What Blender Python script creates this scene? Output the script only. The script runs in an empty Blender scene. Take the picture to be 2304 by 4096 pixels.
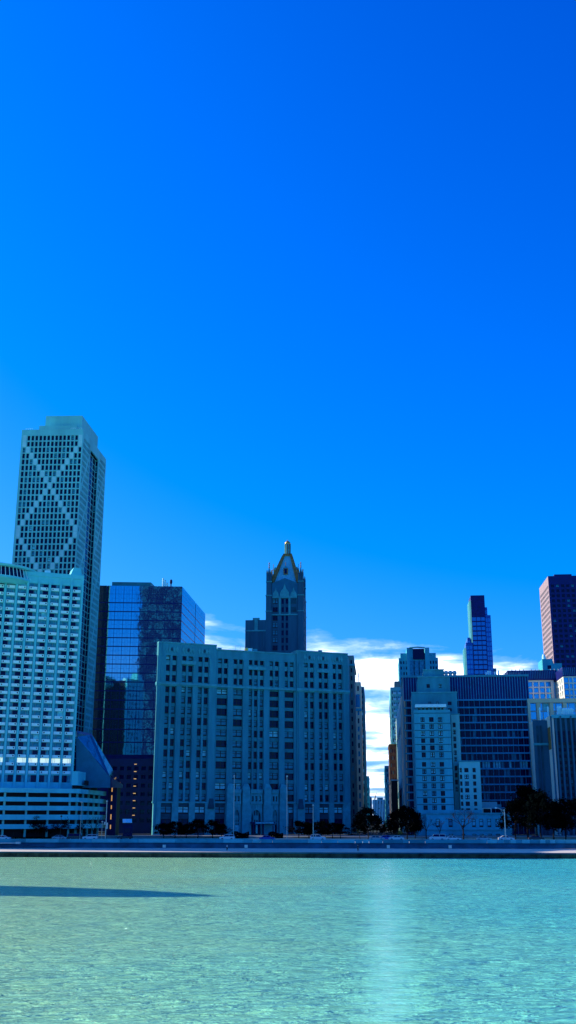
import bpy, math, random
from mathutils import Vector, Matrix
R = random.Random(7)
sc = bpy.context.scene
C = sc.collection
RAD = math.radians
# ------------------------------------------------------------------ camera
F = 4225.0; PITCH = RAD(16.2); EYE = 9.6; ZG = 4.0       # focal length in photo px, pitch up, eye and city-ground height over the water
CP, SP = math.cos(PITCH), math.sin(PITCH)
def ray(px, py):
    dx, dy = (px-1152)/F, (2048-py)/F
    return Vector((dx, CP-SP*dy, SP+CP*dy))
def at_depth(px, py, Y):
    d = ray(px, py); return Vector((0, 0, EYE)) + d*(Y/d.y)
def on_z(px, py, z):
    d = ray(px, py); return Vector((0, 0, EYE)) + d*((z-EYE)/d.z)
def project(p):
    v = p-Vector((0, 0, EYE)); f = v.y*CP+v.z*SP; u = -v.y*SP+v.z*CP
    return 1152+F*v.x/f, 2048-F*u/f
GA = RAD(4.65)                                           # street grid: d2 runs into the city, d1 along the shore
D2 = Vector((math.sin(GA), math.cos(GA))); D1 = Vector((math.cos(GA), -math.sin(GA)))
cam = bpy.data.cameras.new('camera'); co = bpy.data.objects.new('camera', cam); C.objects.link(co)
co.location = (0, 0, EYE); co.rotation_euler = (RAD(90)+PITCH, 0, 0)
cam.sensor_fit = 'VERTICAL'; cam.sensor_height = 36; cam.lens = F/4096*36; cam.clip_end = 20000
sc.camera = co
sc.render.engine = 'CYCLES'
sc.cycles.use_denoising = True
sc.cycles.max_bounces = 6
sc.view_settings.view_transform = 'Standard'; sc.view_settings.look = 'None'
sc.view_settings.exposure = .4; sc.view_settings.gamma = 1
# ------------------------------------------------------------------ node helpers
def mth(nt, op, a, b=None, clamp=False):
    n = nt.nodes.new('ShaderNodeMath'); n.operation = op; n.use_clamp = clamp
    for i, v in enumerate((a, b)):
        if v is None: continue
        if isinstance(v, (int, float)): n.inputs[i].default_value = v
        else: nt.links.new(v, n.inputs[i])
    return n.outputs[0]
def ramp(nt, fac, stops):
    n = nt.nodes.new('ShaderNodeValToRGB'); e = n.color_ramp.elements
    while len(e) < len(stops): e.new(.5)
    for k, (p, c) in enumerate(stops):
        e[k].position = p; e[k].color = (c, c, c, 1) if isinstance(c, (int, float)) else (*c, 1)
    nt.links.new(fac, n.inputs[0]); return n.outputs[0]
def noise(nt, vec, scale, detail=3, rough=.5, dist=0):
    n = nt.nodes.new('ShaderNodeTexNoise'); n.inputs['Scale'].default_value = scale
    n.inputs['Detail'].default_value = detail; n.inputs['Roughness'].default_value = rough; n.inputs['Distortion'].default_value = dist
    nt.links.new(vec, n.inputs['Vector']); return n.outputs['Fac']
def mapping(nt, vec, s, loc=(0, 0, 0), rot=(0, 0, 0)):
    n = nt.nodes.new('ShaderNodeMapping'); n.inputs['Scale'].default_value = s; n.inputs['Location'].default_value = loc
    n.inputs['Rotation'].default_value = rot
    nt.links.new(vec, n.inputs['Vector']); return n.outputs[0]
def mixc(nt, fac, a, b, mode='MIX'):
    n = nt.nodes.new('ShaderNodeMix'); n.data_type = 'RGBA'; n.blend_type = mode
    for i, v in ((0, fac), (6, a), (7, b)):
        if isinstance(v, (int, float)): n.inputs[i].default_value = v
        elif isinstance(v, tuple): n.inputs[i].default_value = (*v, 1)
        else: nt.links.new(v, n.inputs[i])
    return n.outputs[2]
# ------------------------------------------------------------------ sky and sun
SUN_EL, SUN_AZ = RAD(28), RAD(-70)                        # azimuth from +Y, negative = left
w = bpy.data.worlds.new('World'); sc.world = w; w.use_nodes = True
nt = w.node_tree; bg = nt.nodes['Background']
sky = nt.nodes.new('ShaderNodeTexSky'); sky.sky_type = 'NISHITA'; sky.sun_disc = False
sky.sun_elevation = SUN_EL; sky.sun_rotation = SUN_AZ
sep = nt.nodes.new('ShaderNodeSeparateColor'); nt.links.new(sky.outputs[0], sep.inputs[0])
r_ = mth(nt, 'MAXIMUM', mth(nt, 'SUBTRACT', mth(nt, 'MULTIPLY', sep.outputs[0], .42), .95), 0)
g_ = mth(nt, 'MAXIMUM', mth(nt, 'SUBTRACT', mth(nt, 'MULTIPLY', sep.outputs[1], .85), .47), .14)
b_ = mth(nt, 'MINIMUM', mth(nt, 'MULTIPLY', sep.outputs[2], 2.25), 9.1)
cmb = nt.nodes.new('ShaderNodeCombineColor')
for i, v in enumerate((r_, g_, b_)): nt.links.new(v, cmb.inputs[i])
tc = nt.nodes.new('ShaderNodeTexCoord'); gv = tc.outputs['Generated']
sx = nt.nodes.new('ShaderNodeSeparateXYZ'); nt.links.new(gv, sx.inputs[0])
zz = mth(nt, 'ADD', mth(nt, 'MAXIMUM', sx.outputs[2], 0), .035)
cv = nt.nodes.new('ShaderNodeCombineXYZ')                 # a cirrus layer: direction projected on a plane overhead
nt.links.new(mth(nt, 'DIVIDE', sx.outputs[0], zz), cv.inputs[0]); nt.links.new(mth(nt, 'DIVIDE', sx.outputs[1], zz), cv.inputs[1])
n1 = noise(nt, mapping(nt, cv.outputs[0], (.55, .9, 1), (3.1, 1.7, 0), (0, 0, .25)), 1.0, 9, .62, .5)
n2 = noise(nt, mapping(nt, gv, (11, 11, 34), (1.3, 0, .4), (0, .12, 0)), 1.0, 6, .6, .3)
env = ramp(nt, mth(nt, 'ADD', sx.outputs[2], mth(nt, 'MULTIPLY', sx.outputs[0], .10)), [(0, .78), (.05, .82), (.10, .88), (.145, .84), (.168, .66), (.185, .40), (.21, 0)])
cl = mth(nt, 'ADD', mth(nt, 'MULTIPLY', n1, .75), mth(nt, 'MULTIPLY', n2, .75))
cl = mth(nt, 'ADD', cl, mth(nt, 'SUBTRACT', env, .945))
mask = ramp(nt, cl, [(.44, 0), (.53, .05), (.61, .20), (.72, .75)])
mask = mth(nt, 'MULTIPLY', mask, ramp(nt, mth(nt, 'ADD', mth(nt, 'MULTIPLY', sx.outputs[1], .5), .5), [(.55, .05), (.85, 1)]))
skyc = mixc(nt, mask, cmb.outputs[0], (24, 25, 26.5))
nt.links.new(skyc, bg.inputs[0]); bg.inputs[1].default_value = .1
sl = bpy.data.lights.new('sun', 'SUN'); sl.energy = 5.0; sl.angle = RAD(.5); sl.color = (1, .93, .82)
so = bpy.data.objects.new('sun', sl); C.objects.link(so)
sd = Vector((math.sin(SUN_AZ)*math.cos(SUN_EL), math.cos(SUN_AZ)*math.cos(SUN_EL), math.sin(SUN_EL)))
so.rotation_euler = sd.to_track_quat('Z', 'Y').to_euler()
# ------------------------------------------------------------------ materials
M = {}
def mat(name, col, rough=.8, var=.12, scale=.6, metal=0, bump=0, spec=.3, emit=None, streak=False, wave=0):
    m = bpy.data.materials.new(name); m.use_nodes = True; t = m.node_tree; p = t.nodes['Principled BSDF']
    p.inputs['Roughness'].default_value = rough; p.inputs['Metallic'].default_value = metal; p.inputs['Specular IOR Level'].default_value = spec
    if name.startswith(('pane', 'dark_glass')): p.inputs['Specular Tint'].default_value = (.25, .6, 1, 1)
    tc = t.nodes.new('ShaderNodeTexCoord'); o = tc.outputs['Object']
    if var:
        f = noise(t, mapping(t, o, (1, 1, .18 if streak else 1)), scale, 5, .6)
        a = tuple(c*(1-var*1.6) for c in col); b = tuple(min(1, c*(1+var*1.6)) for c in col)
        t.links.new(ramp(t, f, [(.3, a), (.7, b)]), p.inputs['Base Color'])
    else: p.inputs['Base Color'].default_value = (*col, 1)
    if bump or wave:
        b = t.nodes.new('ShaderNodeBump'); b.inputs['Strength'].default_value = bump or wave; b.inputs['Distance'].default_value = .3 if bump else .5
        t.links.new(noise(t, o if bump else t.nodes.new('ShaderNodeNewGeometry').outputs['Position'], 3 if bump else .22, 2), b.inputs['Height']); t.links.new(b.outputs[0], p.inputs['Normal'])
    if emit: p.inputs['Emission Color'].default_value = (*emit[0], 1); p.inputs['Emission Strength'].default_value = emit[1]
    M[name] = m; return m
mat('stone', (.035, .29, .35), .85, .17, .2, bump=.15, streak=True)
mat('stone_trim', (.055, .36, .40), .85, .15, .5, bump=.1)
mat('stone_dark', (.01, .08, .12), .85, .2, .5)
mat('limestone', (.05, .42, .50), .85, .14, .15, streak=True)
mat('brown_stone', (.20, .24, .22), .85, .15, .15, streak=True)
mat('concrete', (.18, .60, .58), .85, .12, .10, streak=True)
mat('white_slab', (.10, .62, .68), .7, .05, .4)
mat('white_panel', (.60, .95, .97), .6, .04, .8)
mat('parking_white', (.09, .64, .72), .7, .09, .25, streak=True)
mat('sand', (.92, .66, .40), .8, .08, .2, streak=True)
mat('white_stone', (.86, .80, .66), .75, .07, .2, streak=True)
mat('dark_metal', (.015, .02, .035), .5, .1)
mat('recess', (.008, .009, .012), .9, 0)
mat('frame_dark', (.012, .015, .02), .5, 0)
mat('frame_light', (.30, .36, .34), .6, 0)
mat('office_wall', (.001, .010, .08), .7, .2, .2)
mat('office_band', (.03, .34, .52), .7, .12, .3)
mat('tinted_metal', (.001, .007, .13), .45, .2, .3)
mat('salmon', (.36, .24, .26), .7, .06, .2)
mat('brick', (.09, .05, .045), .85, .2, .4)
mat('teal_wall', (.03, .25, .30), .8, .12, .2)
mat('grey_stone', (.025, .13, .20), .85, .15, .2, streak=True)
mat('slate', (.04, .30, .38), .7, .1, .8)
mat('gold', (.75, .42, .10), .35, .15, 2, metal=.8)
mat('copper', (.26, .15, .05), .6, .3, 1.2)
mat('pane_dark', (.001, .003, .05), .08, 0, spec=.22)
mat('pane_blind', (.03, .26, .36), .35, .25, .9, spec=.5)
mat('pane_pale', (.20, .70, .76), .4, .2, .9, spec=.5)
mat('pane_sky', (.03, .36, .70), .06, 0, metal=.6, spec=.6)
mat('mirror_glass', (.20, .48, .62), .03, 0, metal=.92, wave=.03)
mat('dark_glass', (.02, .03, .05), .05, 0, metal=.0, spec=.9, wave=.05)
mat('tower_glass', (.01, .22, .55), .15, 0, metal=.35, wave=.05)
mat('stone_span', (.025, .26, .30), .85, .15, .4)
mat('atrium_wall', (.01, .16, .26), .8, .1, .3)
mat('roof_slate', (.12, .50, .64), .6, .06, .5)
mat('blank_panel', (.42, .74, .74), .8, .08, .3)
mat('tower_wall', (.003, .12, .48), .6, .1)
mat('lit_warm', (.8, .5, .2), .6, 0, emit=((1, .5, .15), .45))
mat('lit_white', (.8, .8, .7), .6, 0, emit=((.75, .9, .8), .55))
mat('asphalt', (.03, .045, .05), .9, .2, .5)
mat('pavement', (.28, .28, .25), .85, .12, .4)
mat('promenade', (.66, .56, .44), .85, .10, .12)
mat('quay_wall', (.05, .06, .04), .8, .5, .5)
mat('wall_low', (.01, .09, .14), .85, .3, .3)
mat('wall_cap', (.05, .36, .42), .85, .2, .15)
mat('wall_new', (.12, .52, .55), .85, .1, .4)
mat('car_white', (.75, .78, .78), .25, 0, spec=.6)
mat('car_silver', (.35, .40, .42), .25, 0, spec=.6, metal=.3)
mat('car_blue', (.02, .06, .38), .25, 0, spec=.6)
mat('car_black', (.012, .012, .015), .25, 0, spec=.6)
mat('tyre', (.015, .015, .015), .9, 0)
mat('pole', (.50, .56, .52), .45, .1, 1, metal=.2)
mat('pole_dark', (.03, .03, .03), .5, 0)
mat('bark', (.006, .006, .008), .9, .3, 3)
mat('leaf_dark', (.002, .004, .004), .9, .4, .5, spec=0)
mat('leaf_green', (.03, .05, .015), .9, .5, .8)
mat('leaf_gold', (.80, .36, .03), .8, .25, .8)
mat('leaf_tan', (.70, .40, .18), .8, .25, .8)
mat('skin', (.5, .3, .2), .6, 0)
mat('cloth_white', (.75, .75, .72), .9, 0); mat('cloth_dark', (.012, .012, .02), .9, 0); mat('hair', (.02, .012, .008), .7, 0)
mat('sign_blue', (.20, .45, .50), .6, .05, 1)
# ------------------------------------------------------------------ mesh builder
class Fr:                                                 # a facade frame: x along the wall, y inward, z up
    def __init__(s, o, d):
        s.o = Vector(o[:2]); s.d = Vector(d[:2]).normalized(); s.n = Vector((-s.d.y, s.d.x)); s.a = math.atan2(s.d.y, s.d.x)
    def pt(s, x, y): return s.o+s.d*x+s.n*y
F0 = Fr((0, 0), (1, 0))
class MB:
    def __init__(s, *mats): s.v = []; s.f = []; s.m = []; s.mats = list(mats)
    def mi(s, m):
        if m not in s.mats: s.mats.append(m)
        return s.mats.index(m)
    def prism(s, pts, z0, z1, m, top=None):
        k = s.mi(m); n = len(pts); b = len(s.v); top = top or pts
        s.v += [(p[0], p[1], z0) for p in pts]+[(p[0], p[1], z1) for p in top]
        s.f += [tuple(range(b+n-1, b-1, -1)), tuple(range(b+n, b+2*n))]+[(b+i, b+(i+1) % n, b+n+(i+1) % n, b+n+i) for i in range(n)]
        s.m += [k]*(n+2); return s
    def box(s, x0, x1, y0, y1, z0, z1, m, fr=F0):
        return s.prism([fr.pt(x0, y0), fr.pt(x1, y0), fr.pt(x1, y1), fr.pt(x0, y1)], z0, z1, m)
    def quad(s, pts, m):
        b = len(s.v); s.v += [tuple(p) for p in pts]; s.f.append(tuple(range(b, b+len(pts)))); s.m.append(s.mi(m)); return s
    def slab(s, pts, th, m):                              # a plate: polygon in space with thickness
        p = [Vector(q) for q in pts]; n = (p[1]-p[0]).cross(p[2]-p[0]).normalized()*th
        b = len(s.v); k = len(p); s.v += [tuple(q) for q in p]+[tuple(q-n) for q in p]
        s.f += [tuple(range(b, b+k)), tuple(range(b+2*k-1, b+k-1, -1))]+[(b+i, b+k+i, b+k+(i+1) % k, b+(i+1) % k) for i in range(k)]
        s.m += [s.mi(m)]*(k+2); return s
    def tube(s, path, rad, m, n=6):
        k = s.mi(m); rings = []
        for i, p in enumerate(path):
            p = Vector(p); d = (Vector(path[min(i+1, len(path)-1)])-Vector(path[max(i-1, 0)])).normalized()
            a = d.cross(Vector((0, 0, 1))) if abs(d.z) < .95 else d.cross(Vector((1, 0, 0)))
            a.normalize(); c = d.cross(a); r = rad[i] if isinstance(rad, (list, tuple)) else rad
            b = len(s.v); s.v += [tuple(p+a*math.cos(2*math.pi*j/n)*r+c*math.sin(2*math.pi*j/n)*r) for j in range(n)]; rings.append(b)
        for q in range(len(rings)-1):
            for j in range(n):
                s.f.append((rings[q]+j, rings[q]+(j+1) % n, rings[q+1]+(j+1) % n, rings[q+1]+j)); s.m.append(k)
        s.f += [tuple(rings[0]+j for j in range(n))[::-1], tuple(rings[-1]+j for j in range(n))]; s.m += [k, k]; return s
    def lathe(s, c, prof, m, n=24, sq=1):
        k = s.mi(m); rings = []
        for r, z in prof:
            b = len(s.v); s.v += [(c[0]+r*math.cos(2*math.pi*j/n), c[1]+sq*r*math.sin(2*math.pi*j/n), z) for j in range(n)]; rings.append(b)
        for q in range(len(rings)-1):
            for j in range(n):
                s.f.append((rings[q]+j, rings[q]+(j+1) % n, rings[q+1]+(j+1) % n, rings[q+1]+j)); s.m.append(k)
        s.f += [tuple(rings[0]+j for j in range(n))[::-1], tuple(rings[-1]+j for j in range(n))]; s.m += [k, k]; return s
    def add(s, me, mtx):
        b = len(s.v); s.v += [tuple(mtx @ v.co) for v in me.vertices]
        for p in me.polygons:
            s.f.append(tuple(b+i for i in p.vertices)); s.m.append(s.mi(me.materials[p.material_index].name))
    def mesh(s, name, smooth=False):
        me = bpy.data.meshes.new(name); me.from_pydata(s.v, [], s.f)
        for m in s.mats: me.materials.append(M[m])
        me.polygons.foreach_set('material_index', s.m)
        if smooth: me.polygons.foreach_set('use_smooth', [True]*len(s.f))
        me.update(); return me
    def build(s, name, parent=None, smooth=False):
        o = bpy.data.objects.new(name, s.mesh(name, smooth)); C.objects.link(o); o.parent = parent; return o
def tag(o, label=None, cat=None, group=None, kind=None):
    if label: o['label'] = label
    if cat: o['category'] = cat
    if group: o['group'] = group
    if kind: o['kind'] = kind
    return o
def empty(name, loc, rz, label, cat, group=None):
    o = bpy.data.objects.new(name, None); C.objects.link(o); o.location = loc; o.rotation_euler = (0, 0, rz); o.empty_display_size = .5
    return tag(o, label, cat, group)
def dup(root, loc, rz, label, group=None, scale=None, remat=None):
    def cp(o, par):
        c = o.copy(); C.objects.link(c); c.parent = par
        for ch in kids[o]: cp(ch, c)
        return c
    kids = {}
    def walk(o):
        kids[o] = list(o.children)
        for ch in kids[o]: walk(ch)
    walk(root); r = cp(root, None); r.location = loc; r.rotation_euler = (0, 0, rz); r['label'] = label
    if group: r['group'] = group
    if scale: r.scale = scale
    return r
# ------------------------------------------------------------------ windows
WC = {}
def win_mesh(w, h, style, v):
    key = (round(w, 1), round(h, 1), style, v)
    if key in WC: return WC[key]
    m = MB(); pane = v
    def bar(a, b, c, d, mt='frame_dark', y=-.05): m.box(a, b, y, .02, c, d, mt)
    if style in ('sash', 'pair', 'quad'):
        fb = .15; sill = h*.20
        m.quad([(0, 0, 0), (w, 0, 0), (w, 0, h), (0, 0, h)], pane)
        bar(0, w, 0, sill); bar(0, w, h-fb*.8, h); bar(0, fb, sill, h-fb*.8); bar(w-fb, w, sill, h-fb*.8)
        tr = h*.66; bar(fb, w-fb, tr-.09, tr+.09)
        if style in ('pair', 'quad'): bar(w/2-.17, w/2+.17, sill, tr-.09); bar(w/2-.17, w/2+.17, tr+.09, h-fb*.8)
    elif style in ('bayL', 'bayR'):                       # hotel room: dark opening with a curtain on one side
        cut = w*.62
        a, b = (0, cut) if style == 'bayL' else (w-cut, w)
        m.quad([(a, 0, 0), (b, 0, 0), (b, 0, h), (a, 0, h)], pane)
        c, d = (cut, w) if style == 'bayL' else (0, w-cut)
        m.quad([(c, 0, 0), (d, 0, 0), (d, 0, h), (c, 0, h)], 'lit_white' if pane == 'lit_white' else 'pane_blind')
        mid = (c+d)/2; bar(mid-.06, mid+.06, 0, h, 'white_slab')
        bar(cut-.04 if style == 'bayL' else w-cut-.04, cut+.04 if style == 'bayL' else w-cut+.04, 0, h, 'frame_light')
    elif style == 'plain':
        m.quad([(0, 0, 0), (w, 0, 0), (w, 0, h), (0, 0, h)], pane)
        bar(0, w, 0, .1); bar(0, w, h-.1, h); bar(0, .08, .1, h-.1); bar(w-.08, w, .1, h-.1)
    elif style == 'curtain':                              # a unit of curtain wall: big pane with thin mullions
        m.quad([(0, 0, 0), (w, 0, 0), (w, 0, h), (0, 0, h)], pane)
        for q in (0, 1/3, .5, 2/3): bar(w*q, w*q+.07, 0, h, 'tinted_metal', -.015)
        bar(.09, w/3, h*.48, h*.48+.08, 'tinted_metal', -.012); bar(w*2/3+.09, w, h*.48, h*.48+.08, 'tinted_metal', -.012)
    elif style == 'pane':
        m.quad([(0, 0, 0), (w, 0, 0), (w, 0, h), (0, 0, h)], pane)
    WC[key] = m.mesh('window'); return WC[key]
CAP = 100
class B:
    def __init__(s, name, label, cat, TL, TR, Y, D, group=None, square=False):
        P = at_depth(TL[0], TL[1], Y); Q = on_z(TR[0], TR[1], P.z)
        if square: Q = Vector((*(P.xy+D1*((Q-P).length)), P.z))
        s.H = P.z-ZG; s.W = (Q.xy-P.xy).length; d = (Q.xy-P.xy).normalized(); s.a = math.atan2(d.y, d.x)
        s.root = empty(name, (P.x, P.y, ZG), s.a, label, cat, group)
        s.O = P.xy.copy(); s.rot = Matrix.Rotation(s.a, 2)
        s.s = s.rot.inverted() @ D2; s.D = D
        s.front = Fr((0, 0), (1, 0)); s.right = Fr((s.W, 0), s.s); s.left = Fr(s.s*D, -s.s); s.pool = []
    def world(s, p, z): q = s.O+s.rot @ Vector(p[:2]); return Vector((q.x, q.y, ZG+z))
    def hit(s, px, py, fr=None, y=0):
        fr = fr or s.front; o = s.world(fr.pt(0, y), 0); d2 = s.rot @ fr.d; n = Vector((-d2.y, d2.x, 0)); d = ray(px, py)
        t = (o-Vector((0, 0, EYE))).dot(n)/d.dot(n); p = Vector((0, 0, EYE))+d*t
        return (p.xy-o.xy).dot(d2), p.z-ZG
    def xs(s, lst, py, fr=None): return [(s.hit(a, py, fr)[0], s.hit(b, py, fr)[0]) for a, b in lst]
    def zs(s, lst, px, fr=None):
        return [(s.hit(px, b, fr)[1], s.hit(px, a, fr)[1]) for a, b in lst]       # given (top,bottom) px -> (z0,z1)
    def foot(s, x0=0, x1=None, y0=0, D=None):
        x1 = s.W if x1 is None else x1; D = s.D if D is None else D
        a, b = Vector((x0, y0)), Vector((x1, y0)); return [a, b, b+s.s*D, a+s.s*D]
    def part(s, name, mb, parent=None, smooth=False): return mb.build(name, parent or s.root, smooth)
    def finish(s, hide=None):
        by = {}
        for it in s.pool: by.setdefault(it[0], []).append(it)
        for nm, its in by.items():
            def score(it):
                _, me, fr, x, y, z = it; p = s.world(fr.pt(x, y), z); px, py = project(p)
                seen = -100 < px < 2330 and py < 3400 and not (hide and hide(px, py)) and fr is not s.left
                return (0 if seen else 1, 0 if fr is s.front else 1, (p-Vector((0, 0, EYE))).length)
            its.sort(key=score)
            for _, me, fr, x, y, z in its[:CAP]:
                o = bpy.data.objects.new(nm, me); C.objects.link(o); o.parent = s.root
                q = fr.pt(x, y); o.location = (q.x, q.y, z); o.rotation_euler = (0, 0, fr.a)
            if len(its) > CAP:
                g = MB()
                for _, me, fr, x, y, z in its[CAP:]:
                    q = fr.pt(x, y); g.add(me, Matrix.Translation((q.x, q.y, z)) @ Matrix.Rotation(fr.a, 4, 'Z'))
                tag(g.build(nm+'s', s.root), kind='stuff')
def pick(ws):
    return R.choices(('pane_dark', 'pane_blind', 'pane_pale'), ws)[0]
def facade(b, mb, fr, x0, x1, z0, z1, cols, rows, wall, t=.6, si=0, span=None, style='sash', ws=(1, 0, 0), blank=None, styles=None, pane=None, rowws=None, name='window', bulge=.1):
    """wall plate with real openings; a window set back in each one"""
    cols = sorted(cols); rows = sorted(rows); span = span or wall
    xs = x0
    for a, c in cols:
        if a-xs > .02: mb.box(xs, a, 0, t, z0, z1, wall, fr)
        xs = c
    if x1-xs > .02: mb.box(xs, x1, 0, t, z0, z1, wall, fr)
    for ci, (a, c) in enumerate(cols):
        zz = z0
        for ri, (u, v) in enumerate(rows):
            if blank and blank(ci, ri):
                if bulge > .1: mb.box(a-bulge, c+bulge, -.06, -.001, u-bulge, v+bulge, 'blank_panel', fr)
                continue
            if u-zz > .02: mb.box(a, c, si, t, zz, u, span, fr)
            zz = v
            st = styles[ci] if styles else style
            pn = pane(ci, ri) if pane else pick(rowws[ri] if rowws and ri in rowws else ws)
            s_ = win_mesh(c-a, v-u, st, pn)
            b.pool.append((name, s_, fr, a, t-.12, u))
        if z1-zz > .02: mb.box(a, c, si, t, zz, z1, span, fr)
def even(x0, x1, n, frac): p = (x1-x0)/n; return [(x0+p*(i+.5-frac/2), x0+p*(i+.5+frac/2)) for i in range(n)]
def core(b, mb, z1, inset=.61, x0=0, x1=None, D=None, m='recess', z0=0, y0=0, roof='pavement'):
    f = b.foot(x0, x1, y0, D); i = inset; e = b.s*i
    f = [f[0]+Vector((i, 0))+e, f[1]+Vector((-i, 0))+e, f[2]+Vector((-i, 0))-e, f[3]+Vector((i, 0))-e]
    mb.prism(f, z0, z1, m)
# ================================================================== HOTEL (white slab, far left)
h = B('hotel', 'white slab hotel with rows of balcony panels and a round rooftop restaurant', 'hotel', (-170, 2262), (337, 2302), 352, 20)
h.s = Vector((-.45, .9)); h.D = 14; h.right = Fr((h.W, 0), h.s); h.left = Fr(h.s*h.D, -h.s)
def c2(x, y): return x*.3451, 2200+y*.3451
H = h.H; mb = MB()
zt, zb = h.hit(*c2(860, 461))[1], h.hit(600*.4417, 2780+690*.4417)[1]; pit = (zt-zb)/24.0   # top edges of first and last balcony panels
xr = h.hit(*c2(955, 430))[0]; xa = h.hit(*c2(64, 430))[0]; bay = (xr-xa)/7.0
x0 = xr-bay*11; bays = [(x0+bay*i, x0+bay*(i+1)) for i in range(11)]
z_low = zb-pit*.4-.0
core(h, mb, H-1, .9)
pw = .42
rows = []
for k in range(25):
    top = zt-pit*k; rows.append((top, top+pit*.60))
rows[0] = (zt, zt+pit*.52)
rows = [(a+.02, b_-.02) for a, b_ in rows]
cols = [(a+pw, b_-pw) for a, b_ in bays]
def hp(ci, ri):
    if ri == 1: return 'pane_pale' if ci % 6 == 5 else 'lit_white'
    return R.choices(('pane_dark', 'pane_blind', 'pane_pale'), (.72, .26, .02))[0]
zbase = h.hit(600*.4417, 2780+792*.4417)[1]; zw1 = h.hit(600*.4417, 2780+728*.4417)[1]
facade(h, mb, h.front, x0, h.W, zbase-14, H-1.5, cols, rows+[(zbase, zw1)], 'white_slab', t=.9, si=.35, styles=['bayR' if i % 2 else 'bayL' for i in range(11)], pane=lambda ci, ri: ('pane_dark' if ri == 0 else hp(ci, ri-1)))
for a, b_ in bays+[(h.W-.4, 0)]: mb.box(a-.28, a+.28, -.35, 0, zbase-14, zt+pit*.8, 'white_slab')
mb.box(-2, h.W, -.05, 1.0, H-1.5, H, 'white_slab'); mb.box(x0-.5, h.W-.003, .2, 2, zt+pit*.62, H-1.5, 'white_slab')
nr = 22
for fr in (h.right,): facade(h, mb, fr, .9, h.D-.01, 0, H, even(2, h.D-2, 4, .4), [(zb+pit*k, zb+pit*k+1.6) for k in range(25)], 'white_slab', ws=(1, 0, 0), style='pane')
h.part('wall', mb)
pm = MB(); pl, phh = bay-pw*2-.3, pit*.36
pm.prism([(0, 0), (pl, 0), (pl, .9), (0, .9)], 0, phh, 'white_panel')
pmL = MB(); pmR = MB()
for q, vx in ((pmL, pl*.12), (pmR, pl*.74)):
    q.prism([(0, 0), (pl, 0), (pl, .5), (0, .5)], 0, phh, 'white_panel'); q.box(vx, vx+pl*.15, -.03, .01, phh*.3, phh*.75, 'frame_dark')
pmL, pmR = pmL.mesh('balcony_panel'), pmR.mesh('balcony_panel')
for i, (a, b_) in enumerate(bays):
    for k in range(25): h.pool.append(('balcony_panel', pmR if i % 2 else pmL, h.front, a+pw+.15, -.22, zt-pit*k-phh))
# rooftop restaurant: overhanging disc with raked fins
cx = h.hit(-20, 2300)[0]; rr = h.hit(168, 2300)[0]-cx; zr0, zr1 = h.hit(60, 2325)[1], h.hit(60, 2268)[1]
rb = MB(); cy = rr*.62
rb.lathe((cx, cy), [(rr*.80, zr0-1.0), (rr*.97, zr0+.2), (rr*.97, zr0+.9)], 'white_slab', 48)
rb.lathe((cx, cy), [(rr*.86, zr0+.9), (rr*.86, zr1-.9)], 'pane_dark', 48)
rb.lathe((cx, cy), [(rr*.98, zr1-.9), (rr*1.0, zr1-.3), (rr*.96, zr1)], 'white_slab', 48)
for j in range(64):
    an = j*2*math.pi/64; ca, sa = math.cos(an), math.sin(an)
    rb.tube([(cx+ca*rr*.97, cy+sa*rr*.97, zr0+.8), (cx+ca*rr*.90, cy+sa*rr*.90, zr1-.8)], .12, 'white_panel', 4)
h.part('restaurant', rb)
pb = MB(); a_, b_ = h.hit(285, 2300)[0], h.hit(334, 2300)[0]
pb.prism([(a_, 3), (b_, 3), (b_, 10), (a_, 10)], H-.2, h.hit(310, 2264)[1], 'white_slab', [(a_+1.2, 3), (b_-.4, 3), (b_-.4, 10), (a_+1.2, 10)])
h.part('plant_room', pb)
pv = MB(); a_, b_ = h.hit(180, 2290)[0], h.hit(203, 2305)[0]
pv.prism([(a_, 1.2), (b_, 1.2), (b_, 2.2)], H-.8, H+1.0, 'white_panel'); h.part('roof_fin', pv)
h.finish()
# ================================================================== PARKING PODIUM
g = B('parking_garage', 'pale parking garage with stacked horizontal bands below the white hotel', 'parking garage', (-170, 3150), (318, 3157), 340, 36)
mb = MB(); H = g.H; fp = g.foot(0, g.W); core(g, mb, H-1.2, 2.2)
by = [(845, 885), (925, 965), (1003, 1045), (1083, 1130), (1170, 1212)]
for a, b_ in by:
    z1, z0 = g.hit(150, 2780+a*.4417)[1], g.hit(150, 2780+b_*.4417)[1]
    mb.prism(g.foot(0, g.W), z0, z1, 'parking_white')
zfl = g.hit(150, 2780+1212*.4417)[1]
for i in range(18):
    x = g.W-3-i*7.2
    mb.box(x, x+.6, 1.0, 1.6, 0, H-.1, 'concrete')
    if i < 5: mb.box(2+i*7.2, 2.6+i*7.2, 1.0, 1.6, 0, H-.1, 'concrete', g.right)
g.part('deck', mb)
sb = MB()
for i in range(16):
    x = g.W-2.5-i*4.1; sb.box(x-3.1, x, 1.8, 2.0, .3, zfl-.8, 'lit_white' if i % 5 != 3 else 'pane_pale'); sb.box(x-1.7, x-1.6, 1.7, 1.8, .3, zfl-.8, 'frame_dark')
g.part('shopfront', sb)
b2 = MB(); xb0 = g.hit(663*.4417, 3130)[0]; xb1 = g.hit(815*.4417, 3130)[0]; zb0, zb1 = H+.01, g.hit(750*.4417, 2780+690*.4417)[1]
b2.prism(g.foot(xb0, g.W-.1, 1.6, 30), zb0+1.3, zb1, 'parking_white'); b2.prism(g.foot(xb0+.5, g.W-.8, 2.2, 29), zb0, zb1-2, 'recess')
b2.box(12, 15, -.12-1.6*0, .2, zb1-5.6, zb1-3.2, 'pane_dark', g.right); b2.box(6, 24, -.1, .2, zb0+1.6, zb0+3.0, 'recess', g.right)
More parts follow.
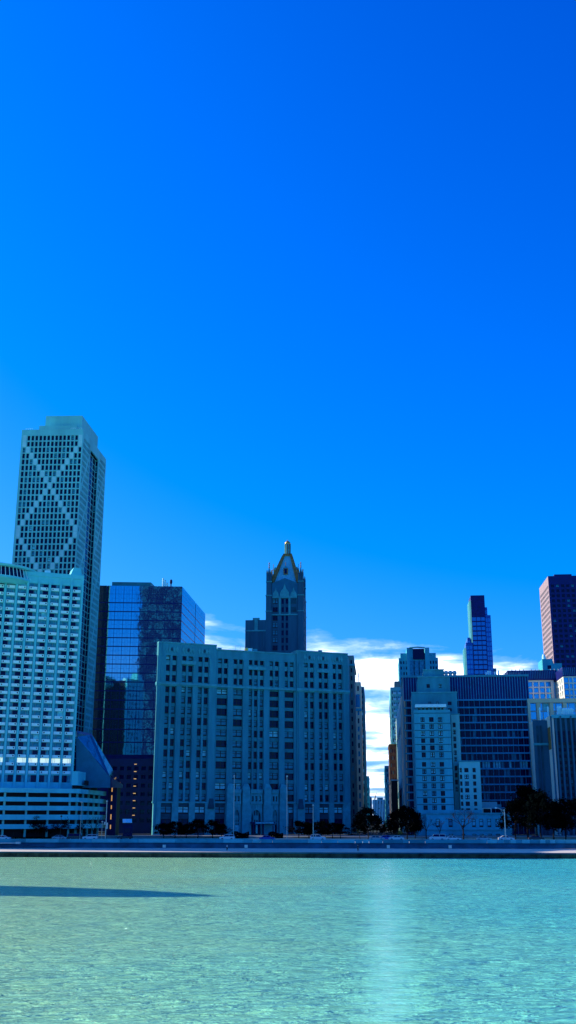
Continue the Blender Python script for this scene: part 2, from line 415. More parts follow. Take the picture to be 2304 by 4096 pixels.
g.part('upper_block', b2)
# sloped glass atrium of the tall tower stands beside it
# ================================================================== TALL X-BRACED TOWER
t = B('skyscraper', 'tall concrete skyscraper with blind window squares forming large X shapes', 'skyscraper', (88, 1719), (333, 1716), 452, 60)
def c1(x, y): return x*.3451, 1600+y*.3451
mb = MB(); H = t.H
D = 40.0
for d_ in [x*.5 for x in range(40, 240)]:                 # depth of the block: where its far corner meets the photo
    q = t.world(t.right.pt(d_, 0), H)
    if project(q)[0] >= 424: D = d_; break
t.D = D; core(t, mb, H-1, .62, x1=t.W-2.6); mb.prism([q for q in t.foot(.61, t.W-.61, .61, D-1.3)], H-1, H-.9, 'pavement')
py = c1(0, 720)[1]; xs0 = t.hit(c1(252, 0)[0], py)[0]; xs1 = t.hit(c1(902, 0)[0], py)[0]; wp = (xs1-xs0)/14
cols = [(xs0+wp*i, xs0+wp*i+wp*.66) for i in range(15)]
z0r = t.hit(*c1(600, 412))[1]; z1r = t.hit(*c1(600, 1895))[1]; rp = (z0r-z1r)/21; nrow = int(z0r/rp)
rows = [(z0r-rp*k-rp*.80, z0r-rp*k) for k in range(nrow)]
def xb(ci, ri):
    r = nrow-1-ri; k = (r-1) % 15; c = k if k <= 7 else 14-k
    return ci in (c, 14-c)
facade(t, mb, t.front, 0, t.W, 0, H, cols, rows, 'concrete', blank=xb, bulge=.22, style='sash', ws=(.82, .16, .02), t=.6)
rs = t.hit(c1(1050, 0)[0], c1(0, 600)[1], t.right)[0]; re = t.hit(c1(1142, 0)[0], c1(0, 700)[1], t.right)[0]
for a, b_ in ((0, rs), (re, D)):
    cc = even(a+1.2, b_-1.0, 7, .55)
    facade(t, mb, t.right, a+(.6 if a == 0 else 0), b_, 0, H, cc, [(u+.2, v-.2) for u, v in rows], 'concrete', style='sash', ws=(.8, .18, .02), t=.3,
           blank=lambda ci, ri: (nrow-1-ri+ci) % 8 == 0)
mb.box(rs, re, .002, .6, H-5, H, 'concrete', t.right)
rec = MB(); n_ = 3
facade(t, rec, Fr(t.right.pt(rs, 1.5), t.right.d), 0, re-rs, 0, H-5, even(0, re-rs, n_, .82), [(u-.1, v+.15) for u, v in rows], 'concrete', style='sash', ws=(1, 0, 0), t=.16)
mb2 = rec
mb.box(rs-.3, rs, .3, 2, 0, H, 'concrete', t.right); chk = Fr(t.right.pt(re, 1.9), -t.right.n)
facade(t, mb, chk, .41, 1.6, 0, H-5, [(.5, 1.5)], [(u-.2, v+.1) for u, v in rows], 'concrete', style='sash', ws=(.9, .1, 0), t=.3)
t.part('wall', mb); t.part('recessed_wall', mb2)
pz = MB()
a0 = t.hit(148, 1698)[0]; a1 = t.hit(300, 1698)[0]; b0 = t.hit(169, 1662)[0]; b1 = t.hit(317, 1662)[0]
pz.prism([(a0, 4), (a1, 4), (a1, 14), (a0, 14)], H-.5, H+3.4, 'concrete')
q0, q1 = Vector((b0, 6)), Vector((b1, 6)); zz = t.hit(240, 1662)[1]+2.2
pz.prism([q0, q1, q1+t.s*(D-14), q0+t.s*(D-14)], H-.5, zz, 'concrete')
t.part('penthouse', pz)
rl = MB(); rl.box(1.5, 4.5, 1, 1.1, H+.9, H+1, 'white_panel'); [rl.box(1.5+i, 1.6+i, 1, 1.1, H, H+1, 'white_panel') for i in range(4)]
xx = t.W-6; rl.box(xx, xx+5, 1, 1.1, H+.9, H+1, 'white_panel'); [rl.box(xx+i, xx+i+.1, 1, 1.1, H, H+1, 'white_panel') for i in range(6)]
t.part('railing', rl)
def c3(x, y): return x*.4417, 2780+y*.4417
def loc(b, v): q = b.rot.inverted() @ (v.xy-b.O); return (q.x, q.y, v.z-ZG)
at_ = MB()
A1, A2 = at_depth(*c3(692, 372), 371), at_depth(*c3(1000, 748), 371); B1, B2 = at_depth(*c3(700, 322), 400), at_depth(*c3(830, 352), 400); B3 = at_depth(*c3(1103, 812), 392)
at_.slab([loc(t, p) for p in (A1, A2, B3, B2, B1)], .5, 'dark_glass')
G1 = at_depth(*c3(692, 840), 371.3); G2 = at_depth(*c3(1000, 840), 371.3)
at_.slab([loc(t, p) for p in (at_depth(*c3(692, 374), 371.3), G1, G2, at_depth(*c3(1000, 752), 371.3))], -.5, 'atrium_wall')
for i, (px, q0, q1) in enumerate(((690, 508, 575), (715, 508, 575), (683, 592, 680), (712, 592, 680), (745, 592, 680), (778, 592, 680))):
    a_, b_ = at_depth(*c3(px-9, q1), 371.05), at_depth(*c3(px+9, q0), 371.05)
    at_.slab([loc(t, p) for p in (Vector((a_.x, a_.y, b_.z)), a_, Vector((b_.x, b_.y, a_.z)), b_)], .1, 'pane_dark')
at_.slab([loc(t, p) for p in (A2, at_depth(*c3(1000, 840), 371), at_depth(*c3(1103, 840), 392), B3)], -.4, 'office_wall')
t.part('atrium', at_)
t.finish(lambda px, py: py > 2300 and px < 330)
# ================================================================== MIRROR GLASS TOWER
gt = B('glass_tower', 'blue mirror glass tower with dark floor bands behind the stone apartment block', 'office tower', (330, 2344), (729, 2349), 515, 60)
mb = MB(); H = gt.H
core(gt, mb, H-.5, .5, m='tinted_metal')
def c4(x, y): return 350+x*.3451, 2250+y*.3451
fz = [gt.hit(*c4(700, y))[1] for y in (268, 470, 572, 670, 772, 875, 975, 1077, 1180, 1283, 1387, 1490, 1597, 1702, 1815, 1935)]
fz += [gt.hit(*c3(1100, y))[1] for y in (428, 545)]
rows = [(fz[i+1]+.25, fz[i]-.25) for i in range(len(fz)-1)]
rows[0:1] = [(rows[0][0], (rows[0][0]+rows[0][1])/2-.05), ((rows[0][0]+rows[0][1])/2+.05, rows[0][1])]
zb_ = fz[-1]-3
ng = 12
facade(gt, mb, gt.front, 0, gt.W, zb_, H, [(gt.W/ng*i+.06, gt.W/ng*(i+1)-.06) for i in range(ng)], rows, 'tinted_metal', t=.15, style='curtain', pane=lambda c, r: 'mirror_glass', name='glass_panel')
sa = gt.hit(781, 2520, gt.right)[0]; se = sa+20
for d_ in [x*.5 for x in range(int(sa*2), 400)]:
    if project(gt.world(gt.right.pt(d_, -0), H))[0] >= 821: se = d_; break
fr2 = Fr(gt.right.pt(0, 0), gt.right.d)
sr = [(r0, r1) for r0, r1 in rows]
facade(gt, mb, gt.right, .45, sa-1.2, zb_, H, [(max(.5, (sa-1.2)/7*i+.06), (sa-1.2)/7*(i+1)-.06) for i in range(7)], sr, 'tinted_metal', t=.15, style='curtain', pane=lambda c, r: 'mirror_glass', name='glass_panel')
facade(gt, mb, gt.right, sa, se, zb_, H, [(sa+(se-sa)/5*i+.06, sa+(se-sa)/5*(i+1)-.06) for i in range(5)], sr, 'tinted_metal', t=.15, style='curtain', pane=lambda c, r: 'mirror_glass', name='glass_panel')
mb.prism([gt.right.pt(sa, .16), gt.right.pt(se, .16), gt.right.pt(se, 25), gt.right.pt(sa, 25)], 0, H-.6, 'tinted_metal')
gt.part('wall', mb)
ph = MB(); x0, x1 = gt.hit(445, 2329)[0], gt.hit(602, 2329)[0]; zt_ = gt.hit(520, 2328)[1]+.8
f = [Vector((x0, 4)), Vector((x1, 4)), Vector((x1, 4))+gt.s*32, Vector((x0, 4))+gt.s*32]; ph.prism(f, H-.6, zt_, 'teal_wall'); gt.part('penthouse', ph)
for px, py in ((652, 2311), (660, 2319), (668, 2329)):
    x, _ = gt.hit(px, py, y=0); z = gt.hit(px, py)[1]; k = MB(); k.lathe((x, 3), [(.42, H-.6), (.42, z+.3), (.3, z+.5)], 'white_panel', 8); gt.part('flue', k)
k = MB(); x = gt.hit(683, 2328)[0]; k.lathe((x, 3), [(.3, H-.6), (.3, H+2), (.7, H+3), (.6, H+4.2), (.2, H+4.6)], 'office_wall', 8); gt.part('roof_vent', k)
gt.finish(lambda px, py: px < 380 or (px > 620 and py > 2580))
# dark podium under it
dp = B('service_building', 'dark low-lit podium building with a column of small lamps behind the garage', 'building', (438, 3035), (660, 3036), 437, 14, square=True)
mb = MB(); H = dp.H; core(dp, mb, H-.5, .62)
rz = [(H-4.6-i*3.35, H-3.0-i*3.35) for i in range(12) if H-4.6-i*3.35 > 1]
facade(dp, mb, dp.front, 0, dp.W, 0, H, even(.8, dp.W-.8, 7, .6), rz, 'office_wall', style='plain', ws=(1, 0, 0)); dp.part('wall', mb)
xl = dp.hit(540, 3150)[0]
for k_ in range(8):
    x, z = dp.hit(*c3(1228-2.6*k_, 627+66*k_)); k = MB(); k.box(x-.5, x+.5, -.18, -.02, z-.14, z+.14, 'lit_warm'); dp.part('wall_lamp', k)
ob = MB(); dp.finish()
nb = B('narrow_building', 'narrow dark building with glowing panes for sunlit wall patches at the garage corner', 'building', (434, 3130), (470, 3130), 392, 8, square=True)
mb = MB(); core(nb, mb, nb.H-.3, .5)
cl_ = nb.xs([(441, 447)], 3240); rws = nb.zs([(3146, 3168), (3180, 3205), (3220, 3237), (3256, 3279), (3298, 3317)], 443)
facade(nb, mb, nb.front, 0, nb.W, 0, nb.H, cl_, rws, 'office_wall', t=.45, style='plain', pane=lambda c, r: 'lit_warm'); nb.part('wall', mb); nb.finish()  # glowing panes stand in for patches of sunlit wall
# awning
aw = empty('awning_kiosk', at_depth(508, 3330, 372)*1.0, -GA, 'small kiosk with a pale slanted awning in front of the dark podium', 'kiosk'); aw.location.z = ZG
k = MB(); k.slab([(-1.4, -1, 4.4), (1.8, -1, 4.4), (1.2, 1.2, 5.6), (-2.0, 1.2, 5.6)], .12, 'white_panel'); k.build('awning', aw)
k = MB(); k.box(-1.2, 1.6, -.4, 1.2, 0, 4.2, 'office_wall'); k.box(-.9, 1.3, -.45, -.4, 1, 2.6, 'pane_dark'); k.build('body', aw)
# ================================================================== MAIN STONE APARTMENT BLOCK
a = B('apartment_block', 'broad grey stone apartment block with a gothic arched entrance, facing the road', 'apartment building', (635, 2570), (1391, 2615), 398, 34)
def c6(x, y): return 600+x*.5866, 2500+y*.5866
H = a.H; mb = MB(); core(a, mb, H-3.2, 2.25)
X = lambda px, py: a.hit(*c6(px, py))[0]
Z = lambda px, py: a.hit(*c6(px, py))[1]
e1, e2 = X(455, 180), X(1003, 220)
zl1, zl0 = Z(70, 388), Z(70, 404)                         # string course
top3 = [(Z(125, q1), Z(125, q0)) for q0, q1 in ((197, 238), (269, 312), (339, 382))]
mid = [(Z(118, q1), Z(118, q0)) for q0, q1 in ((418, 457), (481, 530), (553, 603), (625, 675), (700, 748), (775, 823), (848, 897), (922, 972), (998, 1045), (1073, 1122), (1150, 1198))]
zp = Z(40, 1204); low = [(Z(110, 1288), Z(110, 1238))]
print('main H', H, 'W', a.W, 'rows', [round(r[0], 1) for r in mid], 'zp', zp)
base_open = [(.6, Z(110, 1322))]
L2 = [(112, 140), (155, 183), (222, 250), (264, 294), (332, 360), (373, 402)]
R2 = [(1050, 1077), (1090, 1118), (1147, 1173), (1186, 1214), (1243, 1269), (1282, 1309)]
Cc = [(470, 498), (510, 538), (574, 602), (614, 640), (680, 705), (717, 742), (756, 782), (820, 846), (858, 885), (921, 947), (959, 986)]
def wing(x0, x1, pxs, py, yo, joined=None, base=True):
    fr = Fr((0, yo), (1, 0)); cs = [(X(p, py), X(q, py)) for p, q in pxs]
    w3 = {k: (.7, .25, .05) for k in range(3)}
    facade(a, mb, fr, x0, x1, zl1, H-4.6, cs, top3, 'stone', t=1.2, si=.45, span='stone_trim', ws=(.75, .2, .05))
    lc = joined or cs
    facade(a, mb, fr, x0, x1, zp, zl0, lc, mid, 'stone', t=1.2, si=.5, span='stone_span', ws=(.48, .42, .10), rowws={0: (.2, .5, .3), 1: (.2, .5, .3), 2: (.25, .5, .25), 6: (.25, .5, .25)},
           styles=['pair' if (q-p) > 3.1 else 'sash' for p, q in lc])
    return cs
csL = wing(0, e1, L2, 210, 0); csR = wing(e2, a.W, R2, 275, 0)
cj = [(X(p, 245), X(q, 245)) for p, q in ((465, 538), (571, 641), (680, 705), (717, 742), (756, 782), (817, 886), (918, 988))]
csC = wing(e1, e2, Cc, 240, .9, cj)
# parapets: pavilions higher than the middle
mb.box(0, e1, 0, 2.2, H-4.6, H, 'stone'); mb.box(e2, a.W, 0, 2.2, H-4.6, H-.3, 'stone')
zc = Z(560, 175); mb.box(e1, e2, .9, 2.4, H-4.6, zc, 'stone')
for q0, q1, y, z_ in ((0, e1, 0, H), (e2, a.W, 0, H-.3), (e1, e2, .9, zc)): mb.box(q0, q1, y-.25, y+2.3, z_, z_+.45, 'stone_trim')
mb.prism(a.foot(.1, a.W-.1, 2.5, a.D-3), H-4, H-2.6, 'asphalt')
mb.box(0, a.D, 0, 1.2, 0, H-.3, 'stone', a.right); mb.box(.01, a.D, 0, 1.2, 0, H, 'stone', a.left)
a.part('wall', mb)
# string courses, ledges
st = MB()
for q0, q1, y in ((-.5, e1+.4, 0), (e2-.4, a.W+.4, 0)): st = MB(); st.box(q0, q1, y-.9, y+.9, zl0, zl1, 'stone_trim'); st.box(q0, q1, y-.5, y+.5, zl0-.45, zl0, 'stone_trim'); a.part('string_course', st)
for bx_ in ((e1+.4, e2-.4, .2, 1.8, zl0-.1, zl1-.1), (-.45, e1+.3, -.35, .6, zp-.5, zp), (e2-.3, a.W+.3, -.35, .6, zp-.5, zp), (e1+.3, e2-.3, .5, 1.5, zp-.45, zp)):
    st = MB(); st.box(*bx_, 'stone_trim'); a.part('string_course', st)
# window mullion piers run full height between paired windows; bay piers stand proud
pr = MB()
def pier(px, py, wd, y=0, z0=None, z1=None): x = X(px, py); pr.box(x-wd/2, x+wd/2, y-.4, y, zp if z0 is None else z0, H-5 if z1 is None else z1, 'stone')
for px in (202, 313): pier(px, 210, 1.9)
for px in (1132, 1228): pier(px, 275, 1.9)
for px in (60+15, 428): pier(px, 210, 2.6)
for px in (1030, 1332): pier(px, 275, 2.4)
for px in (555, 660, 801, 903): pier(px, 240, 2.3, .9)
a.part('pier', pr)
# carved diamonds in the pavilion parapets
orn = MB()
for px, yo, py in ((150, 0, 165), (262, 0, 172), (372, 0, 180), (1087, 0, 222), (1180, 0, 228), (1275, 0, 233)):
    x, z = a.hit(*c6(px, py)); s_ = 1.5; orn = MB()
    for dx in (-1, 1):
        for k in range(2): orn.slab([(x+dx*(.9+k*1.1)-.55, -.22, z), (x+dx*(.9+k*1.1), -.22, z-1.3), (x+dx*(.9+k*1.1)+.55, -.22, z), (x+dx*(.9+k*1.1), -.22, z+1.3)], .2, 'stone_trim')
    orn.slab([(x-.55, -.30, z), (x, -.30, z-.8), (x+.55, -.30, z), (x, -.30, z+.8)], .28, 'stone_dark')
    a.part('carved_ornament', orn)
for px, py in ((262, 255), (733, 290), (1180, 310)):
    x, z = a.hit(*c6(px, py)); wd = 4.6 if px != 733 else 6; y = 0 if px != 733 else .9
    orn = MB(); orn.box(x-wd/1.6, x+wd/1.6, y-.7, y+.3, z-.9, z+.5, 'stone_trim'); a.part('balconette', orn)
# ground storeys
gb = MB()
Lb = [(72, 148), (192, 265), (305, 375), (447, 517)]; Rb = [(1055, 1118), (1155, 1222), (1255, 1316)]; Mb_ = [(920, 985)]
def ground(x0, x1, pxs, yo, py=1260):
    gb = MB()
    cs = [(X(p, py), X(q, py)) for p, q in pxs]
    facade(a, gb, Fr((0, yo), (1, 0)), x0, x1, 0, zp-.5, cs, base_open+low, 'stone_trim', t=1.2, si=.6, span='stone_dark', styles=['pair']*len(cs), pane=lambda c, r: 'pane_dark' if r == 0 else R.choice(('pane_blind', 'pane_pale')))
    a.part('ground_storey', gb)
ground(0, e1, Lb[:3], -.25); ground(e2, a.W, Rb, -.25)
pL, pR = X(530, 1300), X(905, 1300)
ground(e1, pL, Lb[3:], .6); ground(pR, e2, Mb_, .6)
for px in (415, 1025): 
    x = X(px, 1190); gb = MB(); gb.prism([(x-1.2, -.9), (x+1.2, -.9), (x+1.2, -.2), (x-1.2, -.2)], zp-2.4, zp+1.2, 'stone_dark', [(x-.7, -.7), (x+.7, -.7), (x+.7, -.2), (x-.7, -.2)]); a.part('carved_bracket', gb)
# gothic portal
po = MB(); zt_ = Z(720, 1125); zmid = Z(720, 1212); fr = Fr((0, -.6), (1, 0))
bys = [(545, 632), (665, 778), (812, 888)]
for px in (543, 650, 797, 905):
    x = X(px, 1300); po.prism([(x-1.7, -1.6), (x+1.7, -1.6), (x+1.7, .8), (x-1.7, .8)], 0, zmid-1, 'stone_trim'); po.box(x-1.45, x+1.45, -1.2, .8, zmid-1, zt_+.5, 'stone_trim')
    po.prism([(x-1.45, -1.2), (x+1.45, -1.2), (x+1.45, .2), (x-1.45, .2)], zt_+.5, zt_+2.2, 'stone_trim', [(x-.8, -.7), (x+.8, -.7), (x+.8, .2), (x-.8, .2)])
for (p, q), nw in zip(bys, (2, 3, 2)):
    x0, x1 = X(p, 1300)+.9, X(q, 1300)-.9; cw = even(x0+.2, x1-.2, nw, .58)
    zz0, zz1 = Z(720, 1203), Z(720, 1167)
    facade(a, po, Fr((0, -.5), (1, 0)), x0, x1, zmid, zt_-1.2, cw, [(zz0, zz1)], 'stone_trim', t=.8, ws=(.1, .6, .3), style='sash')
    po.box(x0, x1, -.9, .3, zt_-1.2, zt_+.2, 'stone_trim'); po.box(x0, x1, -.8, .3, zmid-.5, zmid, 'stone_trim')
    # arch: plate with a pointed opening, built as voussoir strips, tracery set back
    ax, hw = (x0+x1)/2, (x1-x0)/2-.5; zs_ = zmid-5.2; n_ = 14; rise = 3.4
    top_z = zmid-.5
    po.box(x0, x0+.5, -.4, .3, 0, top_z, 'stone_trim'); po.box(x1-.5, x1, -.4, .3, 0, top_z, 'stone_trim')
    arch = lambda u: zs_+rise*(1-abs(u)**2.3)**.7*(1 if hw > 3 else .85)
    for j in range(n_):
        u0, u1 = -1+2*j/n_, -1+2*(j+1)/n_; zA = arch((u0+u1)/2)
        b_ = len(po.v); po.slab([(ax+hw*u0, -.4, arch(u0)), (ax+hw*u1, -.4, arch(u1)), (ax+hw*u1, -.4, top_z), (ax+hw*u0, -.4, top_z)], .5, 'stone_trim')
        po.slab([(ax+hw*u0, -.6, arch(u0)-.3), (ax+hw*u1, -.6, arch(u1)-.3), (ax+hw*u1, -.6, arch(u1)+.1), (ax+hw*u0, -.6, arch(u0)+.1)], .3, 'stone_trim')
    for j in range(int(hw*2)): xk = x0+.8+j*1.05; po.box(xk, xk+.4, -.55, -.4, top_z-1.6, top_z-.3, 'stone_trim')
    po.box(x0+.5, x1-.5, .35, .5, 0, top_z-.2, 'stone_dark')
    for u in (-.5, 0, .5): po.box(ax+hw*u-.15, ax+hw*u+.15, .1, .35, 3.6, arch(u)-.4, 'stone_trim')
    po.box(x0+.5, x1-.5, .05, .35, 4.0, 4.5, 'stone_trim'); po.box(ax-.9, ax+.9, .0, .1, 5.2, 6.8, 'stone_trim')
    for u in (-.7, -.25, .25, .7): po.box(ax+hw*u-.35, ax+hw*u+.35, .25, .34, .4, 3.4, 'pane_pale' if R.random() < .4 else 'pane_dark')
a.part('portal', po)
cn = MB(); x0, x1 = X(672, 1360), X(826, 1360); cn.box(x0, x1, -4.2, -1.7, 3.9, 4.5, 'office_wall'); cn.box(x0+1.2, x1-.6, -4.32, -4.2, 3.95, 4.35, 'pane_pale')
for x in (x0+.4, (x0+x1)/2-.2, x1-.8): cn.box(x, x+.35, -4.0, -3.7, 0, 3.9, 'office_wall')
a.part('canopy', cn)
eq = MB()
for px, py in ((490, 155), (700, 160), (735, 165)):
    eq = MB(); x, z = a.hit(*c6(px, py)); eq.box(x-.8, x+.9, 3, 4.5, H-4, z+.5, 'white_panel' if px == 700 else 'stone_trim'); a.part('roof_vent', eq)
eq = MB()
x0, z0 = a.hit(*c6(598, 150)); x1, _ = a.hit(*c6(665, 150))
for x in (x0, (x0+x1)/2, x1): eq.box(x-.06, x+.06, 3, 3.12, H-4, z0+1.0, 'pole')
eq.box(x0, x1, 3, 3.1, z0+.9, z0+1.0, 'pole'); a.part('roof_railing', eq); eq = MB(); eq.lathe((x1+1, 4), [(.9, H-4), (.9, z0+.2), (.2, z0+.7)], 'gold', 10); a.part('roof_vent', eq)
el = MB(); x0, z0 = a.hit(*c6(1060, 175)); x1, _ = a.hit(*c6(1215, 165)); el.box(x0, x1, 9, 16, H-3, z0+1.6, 'slate'); el.box(x1-.2, x1+1.2, 9, 10, z0-1, z0+2.1, 'slate'); a.part('roof_shed', el)
a.finish(lambda px, py: py > 3300)
# ================================================================== its campanile, further back
def c5(x, y): return 950+x*.24155, 2100+y*.24155
k5 = B('gothic_tower', 'gothic tower with pinnacles, pyramid roof and small gold dome', 'tower', c5(470, 1170), c5(1096, 1170), 520, 24, square=True)
H = k5.H; XX = lambda p, q=1300: k5.hit(*c5(p, q))[0]; ZZ = lambda p, x=780: k5.hit(*c5(x, p))[1]
mb = MB(); W = k5.W; k5.D = W; core(k5, mb, H-.2, 1.3); pt_ = 2.9
zsp = [(ZZ(1300), ZZ(1218)), (ZZ(1437), ZZ(1355)), (ZZ(1578), ZZ(1495)), (ZZ(1700), ZZ(1612)), (ZZ(1822), ZZ(1738)), (ZZ(1948), ZZ(1862)), (ZZ(2072), ZZ(1988))]
while zsp[-1][0] > 60: zsp.append((zsp[-1][0]-3.7, zsp[-1][1]-3.7))
cs = [(XX(580, 1550), XX(663, 1550)), (XX(727, 1550), XX(765, 1550)), (XX(797, 1550), XX(835, 1550))]
facade(k5, mb, Fr((0, .6), (1, 0)), pt_, W-pt_, 0, H-.3, cs, zsp, 'brown_stone' if 0 else 'grey_stone', t=.6, si=.25, styles=['pair', 'pane', 'pane'], ws=(.7, .3, 0), pane=lambda c, r: 'pane_blind' if c == 0 and R.random() < .5 else 'pane_dark')
x0, x1 = XX(885, 1600), XX(970, 1600)
for z0, z1 in zsp[:2]: mb.box(x0, x1, .45, .6, z0, z1, 'stone_dark')
for fr in (k5.right, k5.left):
    facade(k5, mb, fr, 1.2, k5.D-.1, 0, H, even(3, k5.D-2, 3, .5), zsp, 'grey_stone', t=.6, ws=(1, 0, 0), style='pane')
for z in (ZZ(1480),): mb.box(pt_, W-pt_, .35, .6, z-.3, z+.3, 'stone_trim')
for p in (700, 860): x = XX(p, 1350); mb.box(x-.5, x+.5, .25, .6, ZZ(1470), ZZ(1180), 'stone_trim')
k5.part('wall', mb)
tz = [ZZ(1170), ZZ(1430)]
zsh = ZZ(940); zpin = ZZ(720); ztip = ZZ(600)
for i, (cx, cy) in enumerate(((pt_/2, pt_/2), (W-pt_/2, pt_/2), (W-pt_/2, W-pt_/2), (pt_/2, W-pt_/2))):
    p = MB(); r = pt_/2
    sq = lambda q: [(cx-q, cy-q), (cx+q, cy-q), (cx+q, cy+q), (cx-q, cy+q)]
    p.prism(sq(r), 0, tz[1], 'grey_stone'); p.prism(sq(r+.18), tz[1], tz[1]+.4, 'stone_trim'); p.prism(sq(r-.05), tz[1]+.4, tz[0], 'grey_stone')
    p.prism(sq(r+.2), tz[0], tz[0]+.5, 'stone_trim'); p.prism(sq(r-.15), tz[0]+.5, zsh, 'grey_stone'); p.prism(sq(r+.05), zsh, zsh+.4, 'stone_trim')
    zh = zsh+(zpin-zsh)*.45; p.prism(sq(r-.45), zsh+.4, zh, 'grey_stone'); p.prism(sq(r-.6), zh, zpin+.6, 'grey_stone', sq(.16))
    for dx, dy in ((-1, -1), (1, -1), (1, 1), (-1, 1)):
        q0 = lambda q, e: [(cx+dx*(r-.45)-q, cy+dy*(r-.45)-q), (cx+dx*(r-.45)+q, cy+dy*(r-.45)-q), (cx+dx*(r-.45)+q, cy+dy*(r-.45)+q), (cx+dx*(r-.45)-q, cy+dy*(r-.45)+q)]
        p.prism(q0(.32, 0), zsh+.4, zpin-2.2, 'grey_stone'); p.prism(q0(.34, 0), zpin-2.2, zpin-.3, 'copper', q0(.05, 0))
    p.lathe((cx, cy), [(.16, zpin+.4), (.42, zpin+1), (.15, zpin+1.4), (.36, zpin+2), (.12, zpin+2.4), (.12, ztip-1.2), (.36, ztip-.8), (.06, ztip)], 'copper', 6)
    k5.part('pinnacle', p)
gp = MB(); zpk = ZZ(875); ze = ZZ(960)
gp.prism([(pt_, .5), (W-pt_, .5), (W-pt_, W-.5), (pt_, W-.5)], H-.3, ze, 'atrium_wall')
gp.slab([(pt_, .5, ze), (W-pt_, .5, ze), (W/2, .5, zpk)], .5, 'atrium_wall'); k5.part('gable', gp)
for (p0, p1, pk) in ((578, 685, 1030), (695, 862, 965), (872, 985, 1030)):
    o_ = MB(); x0, x1 = XX(p0, 1170), XX(p1, 1170); cx = (x0+x1)/2; hw = (x1-x0)/2; zb_ = ZZ(1180); zk = ZZ(pk); pts = []
    for j in range(13):
        u = -1+j/6; pts.append((cx+hw*u, .2, zb_+(zk-zb_)*(.62*(1-u*u)**.6+.38*max(0, 1-abs(u)*3.2))))
    o_.slab([(x0, .2, zb_-.8), (x1, .2, zb_-.8)]+pts[::-1], .4, 'stone_trim'); k5.part('ogee_arch', o_)
rf = MB(); zr0, zr1 = ZZ(945), ZZ(455); xa_, xb_ = XX(560, 940), XX(1008, 940); xc_, xd_ = XX(742, 440), XX(872, 440); yc = W/2
bs = lambda x0, x1: [(x0, yc-(x1-x0)/2), (x1, yc-(x1-x0)/2), (x1, yc+(x1-x0)/2), (x0, yc+(x1-x0)/2)]
rf.prism(bs(xa_+.2, xb_-.2), zr0, zr1, 'roof_slate', bs(xc_+.1, xd_-.1)); rfo = k5.part('roof', rf)
rib = MB(); A, Bq = bs(xa_, xb_), bs(xc_, xd_)
for i in range(4):
    p0, p1 = Vector((*A[i], zr0)), Vector((*Bq[i], zr1)); rib.tube([p0, p1], [1.5, .9], 'copper', 4)
rb_ = rib.build('roof_rib', rfo)
dm = MB(); xk0, xk1 = XX(752, 780), XX(822, 780); z0, z1, z2 = ZZ(790), ZZ(690), ZZ(645); yf = yc-(xb_-xa_)/2*.75
dm.prism([(xk0, yf-.6), (xk1, yf-.6), (xk1, yc), (xk0, yc)], z0, z1, 'copper'); dm.prism([(xk0-.1, yf-.7), (xk1+.1, yf-.7), (xk1+.1, yc), (xk0-.1, yc)], z1, z2, 'slate', [((xk0+xk1)/2-.05, yf-.5), ((xk0+xk1)/2+.05, yf-.5), ((xk0+xk1)/2+.05, yc), ((xk0+xk1)/2-.05, yc)])
dm.box(xk0+.5, xk1-.5, yf-.64, yf-.58, z0+.4, z1-.2, 'pane_dark'); dm.tube([((xk0+xk1)/2, yf-.5, z2), ((xk0+xk1)/2, yf-.5, z2+1.8)], .15, 'copper', 5); k5.part('dormer', dm, rfo)
for sx in (-1, 1):
    d_ = MB(); x = W/2+sx*(xb_-xa_)/2*.82; d_.prism([(x-.9, yc-1), (x+.9, yc-1), (x+.9, yc+1), (x-.9, yc+1)], z0+1, z1+.4, 'copper'); d_.prism([(x-1, yc-1.1), (x+1, yc-1.1), (x+1, yc+1.1), (x-1, yc+1.1)], z1+.4, z2+.6, 'slate', [(x-.05, yc-1.1), (x+.05, yc-1.1), (x+.05, yc+1.1), (x-.05, yc+1.1)])
    d_.tube([(x+sx*.9, yc-1, z1), (x+sx*.9, yc-1, z2+2)], .14, 'copper', 5); k5.part('dormer', d_, rfo)
ln = MB(); lx = (XX(755, 300)+XX(855, 300))/2; lr = (XX(855, 300)-XX(755, 300))/2
ln.prism(bs(xc_-.3, xd_+.3), zr1, zr1+1.2, 'copper'); ln.lathe((lx, yc), [(lr*.95, zr1+1.2), (lr*.92, ZZ(255)), (lr*1.08, ZZ(252)), (lr*1.08, ZZ(240))], 'brown_stone', 8)
for j in range(8):
    an = math.pi/8+j*math.pi/4; ln.tube([(lx+math.cos(an)*lr, yc+math.sin(an)*lr, zr1+1.2), (lx+math.cos(an)*lr, yc+math.sin(an)*lr, ZZ(250))], .22, 'stone_trim', 4)
lno = k5.part('lantern', ln)
dmm = MB(); zb_, zt_ = ZZ(240), ZZ(188); dmm.lathe((lx, yc), [(lr*1.02, zb_)]+[(lr*math.cos(v), zb_+(zt_-zb_)*math.sin(v)) for v in (.3, .6, .9, 1.2, 1.45)], 'gold', 12); dmm.tube([(lx, yc, zt_-.1), (lx, yc, ZZ(165))], [.25, .08], 'copper', 5)
dmm.build('dome', lno, True)
sb_ = MB(); x0, x1 = XX(130, 1580), -.02; zt_ = ZZ(1572, 300); y0 = .3
facade(k5, sb_, Fr((0, y0), (1, 0)), x0, x1, 0, zt_, [], [], 'grey_stone')
for p in (175, 240, 305, 330, 390, 430): x = XX(p, 1800); sb_.box(x-.35, x+.35, y0-.3, y0, 0, ZZ(1745, 300), 'grey_stone')
